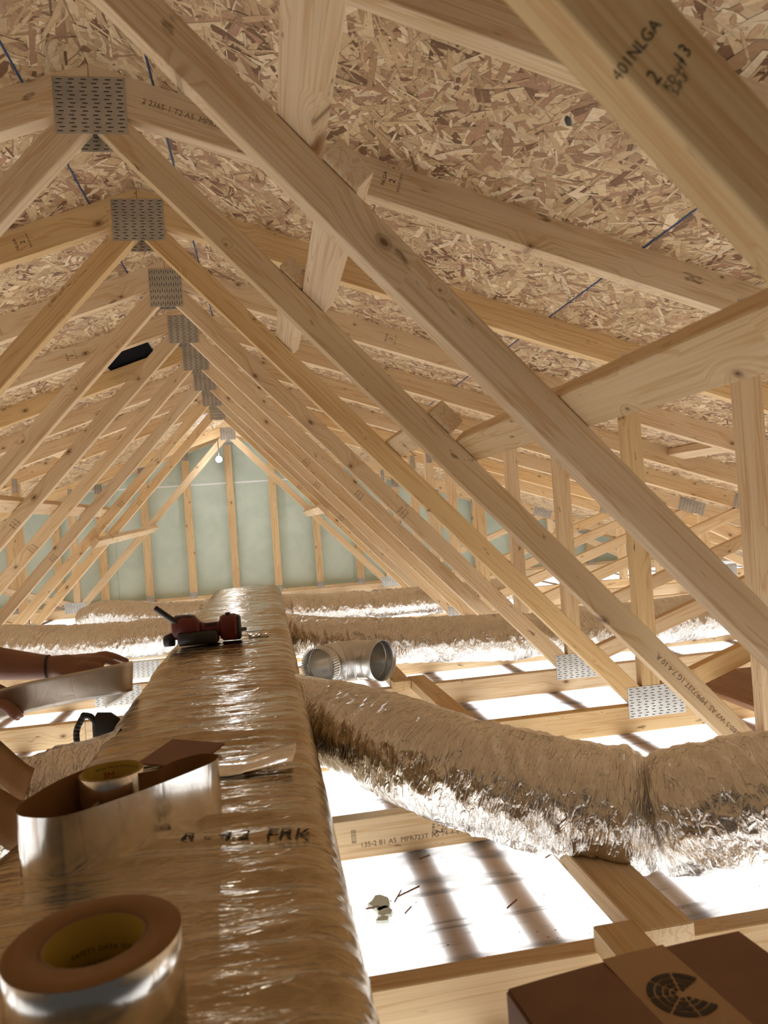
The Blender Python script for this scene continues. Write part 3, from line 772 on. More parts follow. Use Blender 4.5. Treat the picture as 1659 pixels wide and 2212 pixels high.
# ------------------------------------------------------------------ steel elbow
el = tag(empty('steel_elbow', (0.605, 1.25, 0.1275)), 'galvanised round duct elbow with a crimped collar beside the trunk', 'duct fitting')
def ring_surface(name, path, radii, parent, mat, crimp=None, nth=72):
    V = []; F = []
    n = len(path)
    for i, (p, t) in enumerate(path):
        side = t.cross(Vector((0, 0, 1))).normalized(); up = side.cross(t)
        for j in range(nth):
            th = 2 * math.pi * j / nth; rr = radii[i]
            if crimp and crimp[i]: rr += 0.0022 * (1 if (j // 2) % 2 else -1)
            V.append(p + side * rr * math.cos(th) + up * rr * math.sin(th))
    for i in range(n - 1):
        for j in range(nth):
            k = (j + 1) % nth; F.append((i * nth + j, i * nth + k, (i + 1) * nth + k, (i + 1) * nth + j))
    me = mesh_from(name, V, F, mat, None, True)
    o = mobj(name, me, parent); md = o.modifiers.new('thick', 'SOLIDIFY'); md.thickness = 0.0009; md.offset = -1
    return o
RA = 0.125; er = 0.0765; zc = 0.1275 + er + 0.001 - 0.1275
path = []; radii = []; cr = []
a0, a1 = math.radians(142), math.radians(40)     # angles on the arc, centre in front
ctr = Vector((0, -RA * 0.72, zc))
NA = 60
for i in range(NA + 1):
    a = a0 + (a1 - a0) * i / NA
    p = ctr + Vector((math.cos(a), math.sin(a), 0)) * RA; t = Vector((math.sin(a), -math.cos(a), 0))
    g = (i / NA * 3) % 1.0                         # gore seams
    path.append((p, t)); radii.append(er + (0.0035 if min(g, 1 - g) < 0.055 and 1 < i < NA - 1 else 0)); cr.append(False)
ring_surface('elbow_body', path, radii, el, M['galv'])
p0, t0 = path[0]; t_out = -t0
pp = [(p0 + t_out * s, t_out) for s in (-0.002, 0.006, 0.010, 0.014, 0.020, 0.052)]
ring_surface('crimped_collar', pp, [er + 0.0005, er + 0.0005, er + 0.004, er + 0.0005, er - 0.001, er - 0.001], el, M['galv'], [False, False, False, False, True, True], 192)
p1, t1 = path[-1]
pp = [(p1 + t1 * s, t1) for s in (-0.002, 0.004, 0.008, 0.012, 0.050)]
ring_surface('plain_collar', pp, [er + 0.0005, er + 0.0035, er + 0.0045, er + 0.002, er + 0.003], el, M['galv'])

# second collar stub poking from the trunk side behind it
st = tag(empty('collar_stub', (0.495, 1.44, 0.0200)), 'small grey collar lying between the trunk and the steel elbow', 'duct fitting')
ring_surface('collar_ring', [(Vector((-0.02 + q * 0.04, 0.0, 0.053)), Vector((0.8, -0.6, 0)).normalized()) for q in range(3)], [0.052, 0.052, 0.0525], st, M['galv'])

# ------------------------------------------------------------------ tape rolls on the trunk
def ribbon(name, pts2, z0, z1, parent, mat_out, mat_in, n=160, thick=0.0006, zfun=None, outside=1):
    P, ln = spline([(p[0], p[1], p[2] if len(p) > 2 else 0) for p in pts2], n)
    def side(off, nm, mat, flip):
        V = []; U = []; F = []
        for i, p in enumerate(P):
            t = (P[min(n, i + 1)] - P[max(0, i - 1)]); nr = Vector((t.y, -t.x, 0)).normalized() * off
            for q in range(7):
                z = z0 + (z1 - z0) * q / 6
                V.append((p.x + nr.x, p.y + nr.y, z + p.z)); U.append((ln * i / n * 4, z * 4))
        for i in range(n):
            for q in range(6):
                f = (i * 7 + q, (i + 1) * 7 + q, (i + 1) * 7 + q + 1, i * 7 + q + 1); F.append(tuple(reversed(f)) if flip else f)
        return mobj(nm, mesh_from(nm, V, F, mat, None, True, U), parent)
    side(outside * thick / 2, 'foil_face', mat_out, outside < 0)
    side(-outside * thick / 2, 'paper_liner', mat_in, outside > 0)
def annulus(name, r0, r1, z0, z1, mats, parent, nth=96, bev=0.0008):
    """ring solid with mats = (outer, end, inner)"""
    V = []; F = []; fm = []; U = []
    prof_ = [(r1, z0), (r1, z1 - bev), (r1 - bev, z1), (r0, z1), (r0, z0)]
    for j in range(nth):
        th = 2 * math.pi * j / nth
        for rr, z in prof_: V.append((rr * math.cos(th), rr * math.sin(th), z)); U.append((th * rr * 4, z * 4))
    k = len(prof_); mi = [0, 1, 1, 2, 1]
    for j in range(nth):
        for q in range(k):
            a, b_ = j * k + q, j * k + (q + 1) % k; c_, d_ = ((j + 1) % nth) * k + (q + 1) % k, ((j + 1) % nth) * k + q
            F.append((a, d_, c_, b_)); fm.append(mi[q])
    return mobj(name, mesh_from(name, V, F, mats, fm, True, U), parent)
zt1 = trunk_top(0.16, -1.06) - 0.001
t1_ = tag(empty('tape_roll', (0.160, -1.063, zt1)), 'full roll of foil tape with brown paper sides at bottom left', 'tape roll', 'foil tape rolls')
annulus('tape_winding', 0.0405, 0.0662, 0.0, 0.0735, [M['tape_foil'], M['paper'], M['paper']], t1_)
annulus('cardboard_core', 0.0375, 0.0405, 0.0, 0.0725, [M['core'], M['card'], M['core']], t1_)
def core_print(parent, body, size, radius, a0_, z, mat, name):
    me = text_mesh(name, body, size, mat)
    for v in me.vertices:
        th = a0_ - v.co.x / radius; v.co = Vector((radius * math.cos(th), radius * math.sin(th), z + v.co.y))
    return mobj(name, me, parent)
for j in range(2): core_print(t1_, 'SAFETY DATA  FOIL TAPE 3340', 0.006, 0.0371, math.radians(70), 0.045 - 0.012 * j, M['ink'], 'core_print')
zt2 = trunk_top(0.1, -0.65) - 0.001
t2_ = tag(empty('tape_roll', (0.080, -0.60, zt2)), 'partly unwound foil tape roll with a wide silver loop around it', 'tape roll', 'foil tape rolls')
annulus('tape_winding', 0.0415, 0.0425, 0.0, 0.073, [M['tape_foil'], M['paper'], M['paper']], t2_)
annulus('cardboard_core', 0.0385, 0.0415, 0.001, 0.0725, [M['core'], M['core'], M['core']], t2_)
core_print(t2_, '3M', 0.0125, 0.0381, math.radians(108), 0.055, M['red_print'], 'core_logo')
core_print(t2_, 'FOIL TAPE  ALUMINUM  MADE IN USA', 0.0034, 0.0381, math.radians(62), 0.050, M['ink'], 'core_print')
core_print(t2_, 'TAPE 3340  TAPE 3340  TAPE 3340  TAPE 3340', 0.0034, 0.0381, math.radians(85), 0.066, M['ink'], 'core_print')
loop = [(0.052, -0.566), (0.018, -0.612), (-0.003, -0.665), (-0.008, -0.712), (0.012, -0.742), (0.060, -0.752), (0.132, -0.703), (0.195, -0.645), (0.222, -0.612), (0.222, -0.585), (0.196, -0.574), (0.165, -0.592), (0.145, -0.622), (0.120, -0.628)]
ribbon('loop', [(x - 0.080, y + 0.60) for x, y in loop], 0.0005, 0.073, t2_, M['tape_foil'], M['paper'])

# cut strip of foil tape lying behind, curled up at its end
cs = tag(empty('tape_strip', (0.27, -0.46, trunk_top(0.27, -0.46))), 'cut strip of shiny foil tape curling up behind the tape loop', 'tape strip')
V = []; U = []; F = []; nS, nW = 40, 10
for i in range(nS + 1):
    t = i / nS; cxx = 0.185 + 0.150 * t; cyy = -0.445 - 0.012 * t
    for q in range(nW + 1):
        s = q / nW - 0.5
        lift = 0.004 + 0.012 * max(0, t - 0.45) / 0.55 * (1 + 0.8 * s) + 0.010 * (abs(s) * 2) ** 2 * max(0, t - 0.35)
        x = cxx + 0.01 * s; y = cyy + 0.068 * s
        V.append((x - 0.27, y + 0.46, trunk_top(x, y) + lift - cs.location.z)); U.append((t * 0.6, s * 0.3))
for i in range(nS):
    for q in range(nW): F.append((i * (nW + 1) + q, (i + 1) * (nW + 1) + q, (i + 1) * (nW + 1) + q + 1, i * (nW + 1) + q + 1))
o = mobj('foil_face', mesh_from('foil_face', V, F, M['tape_foil'], None, True, U), cs)
md = o.modifiers.new('thick', 'SOLIDIFY'); md.thickness = 0.0006
# cardboard square behind the loop
bm = bmesh.new(); box_bm(bm, (-0.055, -0.05, 0), (0.055, 0.05, 0.0035), 0.0008)
cb = mobj('cardboard_scrap', from_bm('cardboard_scrap', bm, M['card'])); cb.location = (0.145, -0.355, trunk_top(0.145, -0.355) + 0.004); cb.rotation_euler = (0.10, 0.03, -0.5)
tag(cb, 'dark brown cardboard square leaning behind the tape loop', 'cardboard')

# ------------------------------------------------------------------ multi tool on the trunk
zt = trunk_top(0.1, 0.9)
mt = tag(empty('power_tool', (0.10, 0.92, zt)), 'dark red cordless multi tool lying across the trunk duct', 'power tool')
def blob(name, secs, parent, mat, nth=24, power=3.0):
    """loft of superellipse sections: (x, yc, zc, hy, hz)"""
    V = []; F = []
    for (x, yc, zc_, hy, hz) in secs:
        for j in range(nth):
            th = 2 * math.pi * j / nth; c_, s_ = math.cos(th), math.sin(th)
            V.append((x, yc + hy * math.copysign(abs(c_) ** (2 / power), c_), zc_ + hz * math.copysign(abs(s_) ** (2 / power), s_)))
    for i in range(len(secs) - 1):
        for j in range(nth):
            k = (j + 1) % nth; F.append((i * nth + j, (i + 1) * nth + j, (i + 1) * nth + k, i * nth + k))
    F.append(tuple(range(nth))); F.append(tuple(reversed(range((len(secs) - 1) * nth, len(secs) * nth))))
    bm = bmesh.new(); me = mesh_from(name, V, F, mat, None, True); bm.from_mesh(me); bmesh.ops.recalc_face_normals(bm, faces=bm.faces); bm.to_mesh(me); bm.free()
    return mobj(name, me, parent)
blob('rear_housing', [(-0.125, 0, 0.055, 0.018, 0.022), (-0.118, 0, 0.055, 0.030, 0.034), (-0.085, 0, 0.060, 0.034, 0.040), (-0.045, 0, 0.058, 0.032, 0.036), (-0.030, 0, 0.050, 0.028, 0.028)], mt, M['tool_red'])
o = blob('grip', [(-0.034, 0, 0.050, 0.026, 0.026), (-0.01, 0, 0.046, 0.024, 0.024), (0.03, 0, 0.046, 0.024, 0.025), (0.040, 0, 0.05, 0.026, 0.03)], mt, M['tool_red'])
for i in range(5):
    bm = bmesh.new(); box_bm(bm, (-0.012 + i * 0.008, -0.0255, 0.060), (-0.008 + i * 0.008, -0.020, 0.072)); mobj('vent_slot', from_bm('vent_slot', bm, M['black']), o)
h_ = blob('gear_head', [(0.036, 0, 0.050, 0.028, 0.036), (0.045, 0, 0.048, 0.034, 0.044), (0.085, 0, 0.048, 0.036, 0.045), (0.092, 0, 0.047, 0.035, 0.043)], mt, M['tool_red'])
blob('mode_dial', [(0.055, 0.0, 0.0935, 0.012, 0.004), (0.062, 0, 0.0945, 0.014, 0.005), (0.072, 0, 0.094, 0.013, 0.0045)], mt, M['black'], 16, 2)
blob('front_cap', [(0.0915, 0, 0.046, 0.035, 0.043), (0.102, 0, 0.045, 0.034, 0.041), (0.106, 0, 0.044, 0.026, 0.034)], mt, M['black'])
blob('battery', [(-0.105, -0.012, 0.026, 0.022, 0.018), (-0.098, -0.014, 0.024, 0.034, 0.0235), (0.02, -0.014, 0.024, 0.034, 0.0235), (0.030, -0.012, 0.024, 0.024, 0.018)], mt, M['black'], 24, 4)
blob('rear_cap', [(-0.155, -0.005, 0.02, 0.012, 0.012), (-0.150, -0.005, 0.02, 0.022, 0.019), (-0.118, -0.005, 0.026, 0.024, 0.024)], mt, M['black'])
blob('top_cover', [(-0.122, 0.006, 0.082, 0.022, 0.012), (-0.112, 0.006, 0.092, 0.026, 0.010), (-0.065, 0.006, 0.094, 0.026, 0.009), (-0.045, 0.006, 0.086, 0.022, 0.010)], mt, M['black'])
o = blob('side_handle', [(0, 0, 0, 0.0085, 0.0085), (0.004, 0, 0, 0.0095, 0.0095), (0.092, 0, 0, 0.0095, 0.0095), (0.096, 0, 0, 0.0085, 0.0085)], mt, M['black'], 16, 2)
o.location = (-0.100, -0.02, 0.076); o.rotation_euler = (0, -math.radians(140), 0)
bm = bmesh.new(); box_bm(bm, (0.100, -0.010, 0.030), (0.125, 0.012, 0.044), 0.003); box_bm(bm, (0.12, -0.016, 0.026), (0.175, 0.016, 0.0285), 0.0006)
bl = mobj('blade', from_bm('blade', bm, M['steel']), mt)
# a torn bit of foil under the blade
bm = bmesh.new(); bmesh.ops.create_grid(bm, x_segments=8, y_segments=8, size=0.5)
for v in bm.verts: v.co = Vector((v.co.x * 0.07, v.co.y * 0.05, 0.006 + 0.008 * noise.noise(v.co * 5)))
sc_ = mobj('foil_scrap', from_bm('foil_scrap', bm, M['tape_foil'], True)); sc_.location = (0.262, 0.97, trunk_top(0.262, 0.97)); sc_.modifiers.new('t', 'SOLIDIFY').thickness = 0.0006
tag(sc_, 'torn bit of shiny foil at the tip of the red tool', 'foil scrap')

# ------------------------------------------------------------------ carton at lower right
bx = tag(empty('carton', (0.70, -1.05, 0.1275)), 'brown cardboard carton with a round black logo on its tape', 'box')
bm = bmesh.new(); box_bm(bm, (-0.150, -0.165, 0.0), (0.150, 0.165, 0.128), 0.003)
bmesh.ops.subdivide_edges(bm, edges=[e for e in bm.edges if e.calc_length() > 0.1], cuts=6, use_grid_fill=True)
for v in bm.verts:
    if v.co.z > 0.1: v.co.z += 0.006 * (1 - (v.co.x / 0.15) ** 2) * (1 if abs(v.co.y) < 0.16 else 0.6)
o = mobj('carton_body', from_bm('carton_body', bm, M['card']), bx)
V = []; F = []
for i in range(13):
    y = -0.163 + 0.326 * i / 12
    for x in (-0.039, -0.013, 0.013, 0.039): V.append((x + 0.006, y, 0.1282 + 0.006 * (1 - (x / 0.15) ** 2)))
for i in range(12):
    for q in range(3): F.append((i * 4 + q, i * 4 + q + 1, (i + 1) * 4 + q + 1, (i + 1) * 4 + q))
ft = mobj('packing_tape', mesh_from('packing_tape', V, F, M['packing_tape']), bx); ft.modifiers.new('t', 'SOLIDIFY').thickness = 0.0004
# round logo of ring segments with an open wedge
bm = bmesh.new()
lc = Vector((0.010, 0.082))
def seg(r0, r1, a0_, a1_):
    n = max(2, int((a1_ - a0_) / 0.12)); a = []; c_ = []
    for i in range(n + 1):
        t = a0_ + (a1_ - a0_) * i / n
        a.append(bm.verts.new((lc.x + r0 * math.cos(t), lc.y + r0 * math.sin(t), 0.1349))); c_.append(bm.verts.new((lc.x + r1 * math.cos(t), lc.y + r1 * math.sin(t), 0.1349)))
    for i in range(n): bm.faces.new((a[i], c_[i], c_[i + 1], a[i + 1]))
for q, (r0, r1) in enumerate(((0.006, 0.0105), (0.0125, 0.0175), (0.0195, 0.0255), (0.0275, 0.0345))):
    sp = 2 * math.pi * 0.80; n = 6
    if q == 3: n = 6
    for i in range(n):
        a = math.radians(25) + sp * i / n; g_ = 0.0012 / ((r0 + r1) / 2)
        seg(r0, r1, a + g_, a + sp / n - g_)
lg = mobj('round_logo', from_bm('round_logo', bm, M['ink']), bx)
bx.rotation_euler = (0, 0, math.radians(5.5))

# ------------------------------------------------------------------ work lamp on the gable
wl = tag(empty('work_lamp', (-0.096, YK(10.6) - 0.10, 1.447)), 'bright white work lamp hanging below the far ridge', 'lamp')
blob('lamp_housing', [(0, 0, 0, 0.012, 0.012), (0.004, 0, 0, 0.028, 0.028), (0.030, 0, 0, 0.036, 0.036), (0.044, 0, 0, 0.036, 0.036)], wl, M['black'], 20, 2).rotation_euler = (0, 0, -math.pi / 2)
o = blob('lens', [(0.0445, 0, 0, 0.030, 0.030), (0.050, 0, 0, 0.024, 0.024), (0.052, 0, 0, 0.010, 0.010)], wl, M['lamp'], 20, 2); o.rotation_euler = (0, 0, -math.pi / 2)
bm = bmesh.new(); box_bm(bm, (-0.004, -0.02, 0.03), (0.004, -0.010, 0.20), 0.001); mobj('hanger', from_bm('hanger', bm, M['steel']), wl)
ld = bpy.data.lights.new('work_lamp_light', 'POINT'); ld.energy = 4.5; ld.color = (0.86, 0.92, 1.0); ld.shadow_soft_size = 0.04
lo = bpy.data.objects.new('work_lamp_light', ld); col.objects.link(lo); lo.parent = wl; lo.location = (0, -0.12, 0)

# ------------------------------------------------------------------ person at the left edge
def capsule_bm(bm, a, b_, ra, rb, seg=14):
    a = Vector(a); b_ = Vector(b_); d = (b_ - a); ln = d.length; d.normalize()
    s = d.orthogonal().normalized(); t = d.cross(s)
    rings = []
    for q in range(5):
        an = -math.pi / 2 + math.pi / 2 * q / 4; rings.append((a + d * ra * math.sin(an), max(1e-4, ra * math.cos(an))))
    for q in range(5):
        an = math.pi / 2 * q / 4; rings.append((b_ + d * rb * math.sin(an), max(1e-4, rb * math.cos(an))))
    vs_ = [[bm.verts.new(c_ + (s * math.cos(2 * math.pi * j / seg) + t * math.sin(2 * math.pi * j / seg)) * rr) for j in range(seg)] for c_, rr in rings]
    for i in range(len(rings) - 1):
        for j in range(seg):
            k = (j + 1) % seg; bm.faces.new((vs_[i][j], vs_[i][k], vs_[i + 1][k], vs_[i + 1][j]))
    bm.faces.new(list(reversed(vs_[0]))); bm.faces.new(vs_[-1])
def body_mesh(name, caps, mat, voxel, parent, smooth=6):
    bm = bmesh.new()
    for c_ in caps: capsule_bm(bm, *c_)
    bmesh.ops.recalc_face_normals(bm, faces=bm.faces)
    o = mobj(name, from_bm(name, bm, mat, True), parent)
    md = o.modifiers.new('remesh', 'REMESH'); md.mode = 'VOXEL'; md.voxel_size = voxel; md.use_smooth_shade = True
    sm_ = o.modifiers.new('smooth', 'SMOOTH'); sm_.factor = 0.5; sm_.iterations = smooth
    return o
pr = tag(empty('person', (-0.95, 0.30, 0.0)), 'person at the left edge whose bare forearm and hands hold a foil strip', 'person')
OF = Vector((-0.95, 0.30, 0.0))
def P_(x, y, z): return Vector((x, y, z)) - OF
caps = []
def limb(pts, rs):
    for i in range(len(pts) - 1): caps.append((P_(*pts[i]), P_(*pts[i + 1]), rs[i], rs[i + 1]))
# far arm: shoulder, elbow, wrist, palm
limb([(-0.86, 0.44, 0.80), (-0.62, 0.36, 0.545)], [0.058, 0.048])
limb([(-0.62, 0.36, 0.545), (-0.50, 0.32, 0.505), (-0.36, 0.275, 0.478), (-0.235, 0.25, 0.461)], [0.050, 0.048, 0.041, 0.029])
limb([(-0.235, 0.25, 0.461), (-0.19, 0.25, 0.462)], [0.028, 0.027])
for dy, dz in ((-0.020, -0.012), (0.0, 0.002), (0.020, 0.004)): caps.append((P_(-0.205, 0.25 + dy * 0.7, 0.462 + dz * 0.5), P_(-0.140, 0.25 + dy, 0.464 + dz), 0.021, 0.016))
# fingers resting along the strip
fing = [[(-0.140, 0.277, 0.472), (-0.108, 0.280, 0.476), (-0.083, 0.279, 0.467), (-0.064, 0.276, 0.458)],
        [(-0.140, 0.258, 0.474), (-0.102, 0.260, 0.477), (-0.075, 0.258, 0.468), (-0.052, 0.255, 0.457)],
        [(-0.142, 0.240, 0.470), (-0.108, 0.238, 0.470), (-0.084, 0.237, 0.460), (-0.064, 0.236, 0.450)],
        [(-0.148, 0.224, 0.462), (-0.122, 0.220, 0.458), (-0.103, 0.219, 0.448), (-0.088, 0.219, 0.440)]]
for f in fing: limb(f, [0.0098, 0.0092, 0.0086, 0.0074])
limb([(-0.195, 0.225, 0.452), (-0.160, 0.210, 0.440), (-0.128, 0.206, 0.434), (-0.100, 0.207, 0.433)], [0.015, 0.0115, 0.0105, 0.0085])
# near arm and hand, mostly outside the frame
limb([(-0.88, 0.14, 0.80), (-0.68, 0.05, 0.52), (-0.53, 0.075, 0.46), (-0.420, 0.115, 0.425)], [0.058, 0.048, 0.040, 0.028])
for dy, dz in ((-0.018, 0.008), (0.0, 0.004), (0.018, -0.004)): caps.append((P_(-0.415, 0.125 + dy * 0.7, 0.422 + dz), P_(-0.350, 0.160 + dy, 0.405 + dz), 0.021, 0.016))
for dy, dz, ln in ((-0.024, 0.006, 0.9), (-0.007, 0.006, 1.0), (0.011, 0.000, 0.95), (0.027, -0.008, 0.75)):
    limb([(-0.350, 0.160 + dy, 0.405 + dz), (-0.350 + 0.034 * ln, 0.172 + dy, 0.398 + dz), (-0.350 + 0.054 * ln, 0.178 + dy, 0.380 + dz), (-0.350 + 0.064 * ln, 0.182 + dy, 0.362 + dz)], [0.0100, 0.0094, 0.0088, 0.0075])
limb([(-0.405, 0.145, 0.435), (-0.375, 0.185, 0.442), (-0.350, 0.215, 0.434), (-0.330, 0.226, 0.420)], [0.014, 0.0115, 0.0105, 0.0085])
# torso, neck, head
limb([(-1.10, 0.30, 0.42), (-1.02, 0.30, 0.62), (-0.93, 0.30, 0.80)], [0.135, 0.13, 0.125])
limb([(-0.90, 0.16, 0.81), (-0.88, 0.44, 0.81)], [0.07, 0.07])
limb([(-0.89, 0.30, 0.88), (-0.85, 0.30, 0.97)], [0.052, 0.050])
limb([(-0.82, 0.30, 1.075), (-0.79, 0.30, 1.01)], [0.088, 0.062])
limb([(-0.716, 0.30, 1.045), (-0.712, 0.30, 1.022)], [0.012, 0.014])          # nose
for sy in (0.215, 0.385): limb([(-0.82, sy, 1.055), (-0.825, sy, 1.035)], [0.016, 0.013])   # ears
# kneeling legs
for sy in (0.20, 0.42):
    limb([(-1.10, sy, 0.40), (-0.86, sy - 0.01, 0.24)], [0.085, 0.062]); limb([(-0.86, sy - 0.01, 0.235), (-1.20, sy, 0.185)], [0.055, 0.042]); limb([(-1.20, sy, 0.19), (-1.27, sy, 0.16)], [0.036, 0.032])
body = body_mesh('body', caps, M['skin'], 0.0046, pr, 4)
caps = []
limb([(-1.10, 0.30, 0.45), (-1.02, 0.30, 0.62), (-0.93, 0.30, 0.80)], [0.145, 0.14, 0.135]); limb([(-0.90, 0.16, 0.81), (-0.88, 0.44, 0.81)], [0.080, 0.080])
limb([(-0.86, 0.44, 0.80), (-0.70, 0.387, 0.63)], [0.069, 0.062]); limb([(-0.88, 0.14, 0.80), (-0.76, 0.087, 0.613)], [0.069, 0.062])
body_mesh('shirt', caps, M['shirt'], 0.011, pr)
caps = []
limb([(-1.10, 0.24, 0.42), (-1.10, 0.36, 0.42)], [0.14, 0.14])
for sy in (0.20, 0.42):
    limb([(-1.10, sy, 0.40), (-0.86, sy - 0.01, 0.24)], [0.096, 0.072]); limb([(-0.86, sy - 0.01, 0.235), (-1.19, sy, 0.185)], [0.066, 0.054])
body_mesh('trousers', caps, M['trousers'], 0.011, pr)
caps = []
limb([(-0.845, 0.30, 1.085), (-0.835, 0.30, 1.095)], [0.094, 0.088])
body_mesh('hair', caps, M['hair'], 0.008, pr)
for sy in (0.27, 0.33):
    bm = bmesh.new(); bmesh.ops.create_uvsphere(bm, u_segments=12, v_segments=8, radius=0.011)
    for v in bm.verts: v.co += P_(-0.737, sy, 1.065)
    mobj('eye', from_bm('eye', bm, M['rubber'], True), pr)
bm = bmesh.new(); box_bm(bm, (0, -0.022, -0.003), (0.006, 0.022, 0.003), 0.002)
for v in bm.verts: v.co += P_(-0.738, 0.30, 0.990)
mobj('mouth', from_bm('mouth', bm, M['red_print']), pr)
# wrist band
bm = bmesh.new()
for i in range(24):
    for q in (-1, 1):
        th = 2 * math.pi * i / 24; v = Vector((-0.236 + q * 0.0025, 0.25 + 0.0300 * math.cos(th), 0.461 + 0.0300 * math.sin(th))); bm.verts.new(v - OF)
bm.verts.ensure_lookup_table()
for i in range(24): j = (i + 1) % 24; bm.faces.new((bm.verts[2 * i], bm.verts[2 * i + 1], bm.verts[2 * j + 1], bm.verts[2 * j]))
o = mobj('wrist_band', from_bm('wrist_band', bm, M['rubber'], True), pr); o.modifiers.new('t', 'SOLIDIFY').thickness = 0.0012

# foil strip held in the hands
hs = tag(empty('tape_strip', (-0.19, 0.20, 0.37)), 'pale foil tape strip stretched between the hands at left', 'tape strip')
V = []; U = []; F = []; nS, nW = 60, 8
P, ln = spline([(-0.355, 0.200, 0.388), (-0.27, 0.190, 0.405), (-0.15, 0.188, 0.418), (-0.06, 0.196, 0.426), (-0.036, 0.225, 0.424), (-0.055, 0.262, 0.405), (-0.115, 0.275, 0.375)], nS)
for i, p in enumerate(P):
    t = i / nS; hw = 0.037
    for q in range(nW + 1):
        s = q / nW - 0.5; lean = -0.010 * s + 0.004 * math.sin(t * 9 + s * 3)
        V.append((p.x + 0.19 + 0.006 * s, p.y - 0.20 + lean, p.z - 0.37 + 2 * hw * s)); U.append((t * 1.5, s * 0.3))
for i in range(nS):
    for q in range(nW): F.append((i * (nW + 1) + q, (i + 1) * (nW + 1) + q, (i + 1) * (nW + 1) + q + 1, i * (nW + 1) + q + 1))
M['dull_foil'] = make_foil('dull_strip_foil', (0.66, 0.60, 0.52), 0.45, 0.2, 0.2, (9, 4, 4))
o = mobj('foil_face', mesh_from('foil_face', V, F, M['dull_foil'], None, True, U), hs); md = o.modifiers.new('t', 'SOLIDIFY'); md.thickness = 0.0007
# peeled paper liners at the left edge
def liner(label, pts, wdir, wd_):
    P, ln = spline(pts, 40); base = Vector(pts[0]); wv = Vector(wdir).normalized(); V = []; F = []
    for i, p in enumerate(P):
        for q in range(5): V.append(p + wv * wd_ * (q / 4 - 0.5) - base)
    for i in range(40):
        for q in range(4): F.append((i * 5 + q, (i + 1) * 5 + q, (i + 1) * 5 + q + 1, i * 5 + q + 1))
    o = mobj('paper_liner_strip', mesh_from('paper_liner_strip', V, F, M['paper'], None, True)); o.location = base
    o.modifiers.new('t', 'SOLIDIFY').thickness = 0.0006; tag(o, label, 'paper strip')
liner('brown paper liner strip slanting down at the left edge', [(-0.30, -0.16, 0.455), (-0.21, -0.21, 0.383), (-0.160, -0.24, 0.345), (-0.135, -0.265, 0.338)], (0.25, 0.3, 0.8), 0.058)
liner('curled brown liner strip left of the unwound tape roll', [(-0.16, -0.52, 0.375), (-0.105, -0.535, 0.390), (-0.065, -0.55, 0.372), (-0.045, -0.575, 0.384)], (0.1, 0.45, 0.9), 0.068)

# black buckle hooked at the flank of the trunk
bk = tag(empty('strap_buckle', (-0.112, 0.16, 0.30)), 'black plastic strap buckle wedged at the left flank of the trunk', 'buckle')
V = []; bm = bmesh.new()
pth, ln = spline([(-0.028, 0, 0.055), (-0.046, 0, 0.020), (-0.044, 0, -0.020), (-0.026, 0, -0.036), (-0.004, 0, -0.018), (0.004, 0, 0.014), (-0.010, 0, 0.048), (-0.028, 0, 0.055)], 48)
for i, p in enumerate(pth): capsule_bm(bm, p, pth[min(48, i + 1)] + Vector((1e-4, 0, 0)), 0.0075, 0.0075, 8) if i % 2 == 0 else None
mobj('loop', from_bm('loop', bm, M['black'], True), bk)
blob('buckle_body', [(-0.010, 0.01, 0.012, 0.012, 0.028), (0.0, 0.01, 0.014, 0.020, 0.042), (0.03, 0.012, 0.012, 0.020, 0.040), (0.05, 0.012, 0.006, 0.014, 0.030)], bk, M['rubber'], 20, 3)

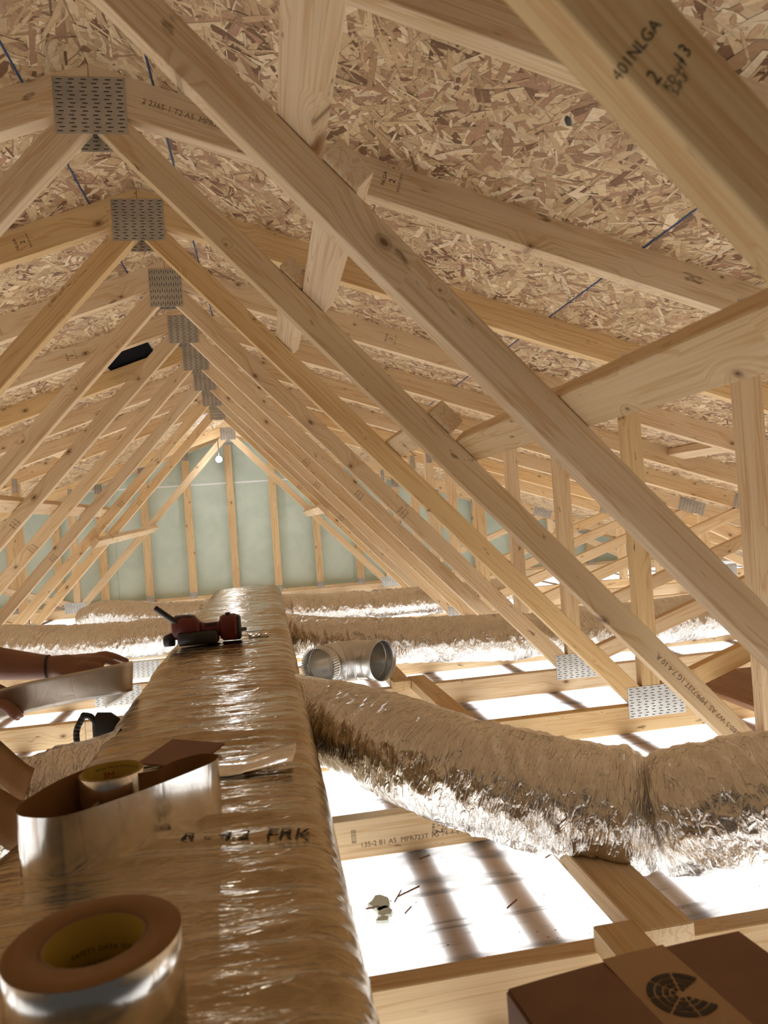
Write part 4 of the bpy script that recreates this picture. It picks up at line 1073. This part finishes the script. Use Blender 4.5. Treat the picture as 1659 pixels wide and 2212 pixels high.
# ------------------------------------------------------------------ bits on the white sheet
rg = random.Random(3)
bm = bmesh.new()
for (x, y, sx_, sy_) in ((0, 0, 0.024, 0.032), (0.004, -0.035, 0.017, 0.020), (-0.004, -0.062, 0.013, 0.010)):
    pv = []
    for j in range(14):
        th = 2 * math.pi * j / 14; k = rg.uniform(0.75, 1.15); pv.append((x + sx_ * k * math.cos(th), y + sy_ * k * math.sin(th)))
    a = [bm.verts.new((p[0], p[1], 0.0)) for p in pv]; c_ = [bm.verts.new((x + (p[0] - x) * 0.9, y + (p[1] - y) * 0.9, 0.006)) for p in pv]
    bm.faces.new(c_)
    for j in range(14): bm.faces.new((a[j], a[(j + 1) % 14], c_[(j + 1) % 14], c_[j]))
o = mobj('foam_scrap', from_bm('foam_scrap', bm, M['foamscrap'])); o.location = (0.487, -0.205, -0.002); tag(o, 'pale torn foam scrap on the white sheet beside the trunk', 'foam scrap')
for i, (x, y, a, ln) in enumerate(((0.525, -0.195, 0.5, 0.06), (0.515, -0.215, 1.1, 0.05), (0.527, -0.262, 0.9, 0.03), (0.455, -0.222, 0.0, 0.03), (0.865, -0.13, 0.6, 0.05), (1.62, 0.36, -0.3, 0.09), (1.36, 0.10, -0.5, 0.05), (0.72, -0.30, 0.7, 0.04), (0.60, -0.05, 0.4, 0.03), (1.05, -0.25, 0.3, 0.03))):
    o = beam('wood_splinter', (x, y, 0.0035), (x + ln * math.cos(a), y + ln * math.sin(a), 0.0035), 0.0035, 0.002, (0, 0, 1), None, M['splinter'])
    tag(o, ('long brown splinter right of the pale foam scrap', 'short brown splinter crossing the longer one by the foam scrap', 'small splinter below right of the foam scrap', 'thin splinter touching the left side of the foam scrap',
            'splinter on the sheet just below the bend of the big duct', 'longest splinter, on the sheet by the lower end of the second long web', 'splinter on the sheet behind the big duct at right',
            'splinter lying between the two strapping shadows', 'small splinter close to the printed joist', 'small splinter beside the board under the big duct')[i], 'splinter', 'splinters on the white sheet')
bm = bmesh.new()
for i in range(420):
    x = rg.uniform(0.42, 2.2); y = rg.uniform(-0.55, 1.15); s_ = rg.uniform(0.0007, 0.0022); a = rg.uniform(0, 3)
    q = [Vector((x + s_ * 1.6 * math.cos(a + t), y + s_ * math.sin(a + t), 0.0016)) for t in (0, 1.5, 3.1, 4.6)]
    bm.faces.new([bm.verts.new(v) for v in q])
o = mobj('sawdust_specks', from_bm('sawdust_specks', bm, M['splinter']), floor); o['kind'] = 'stuff'
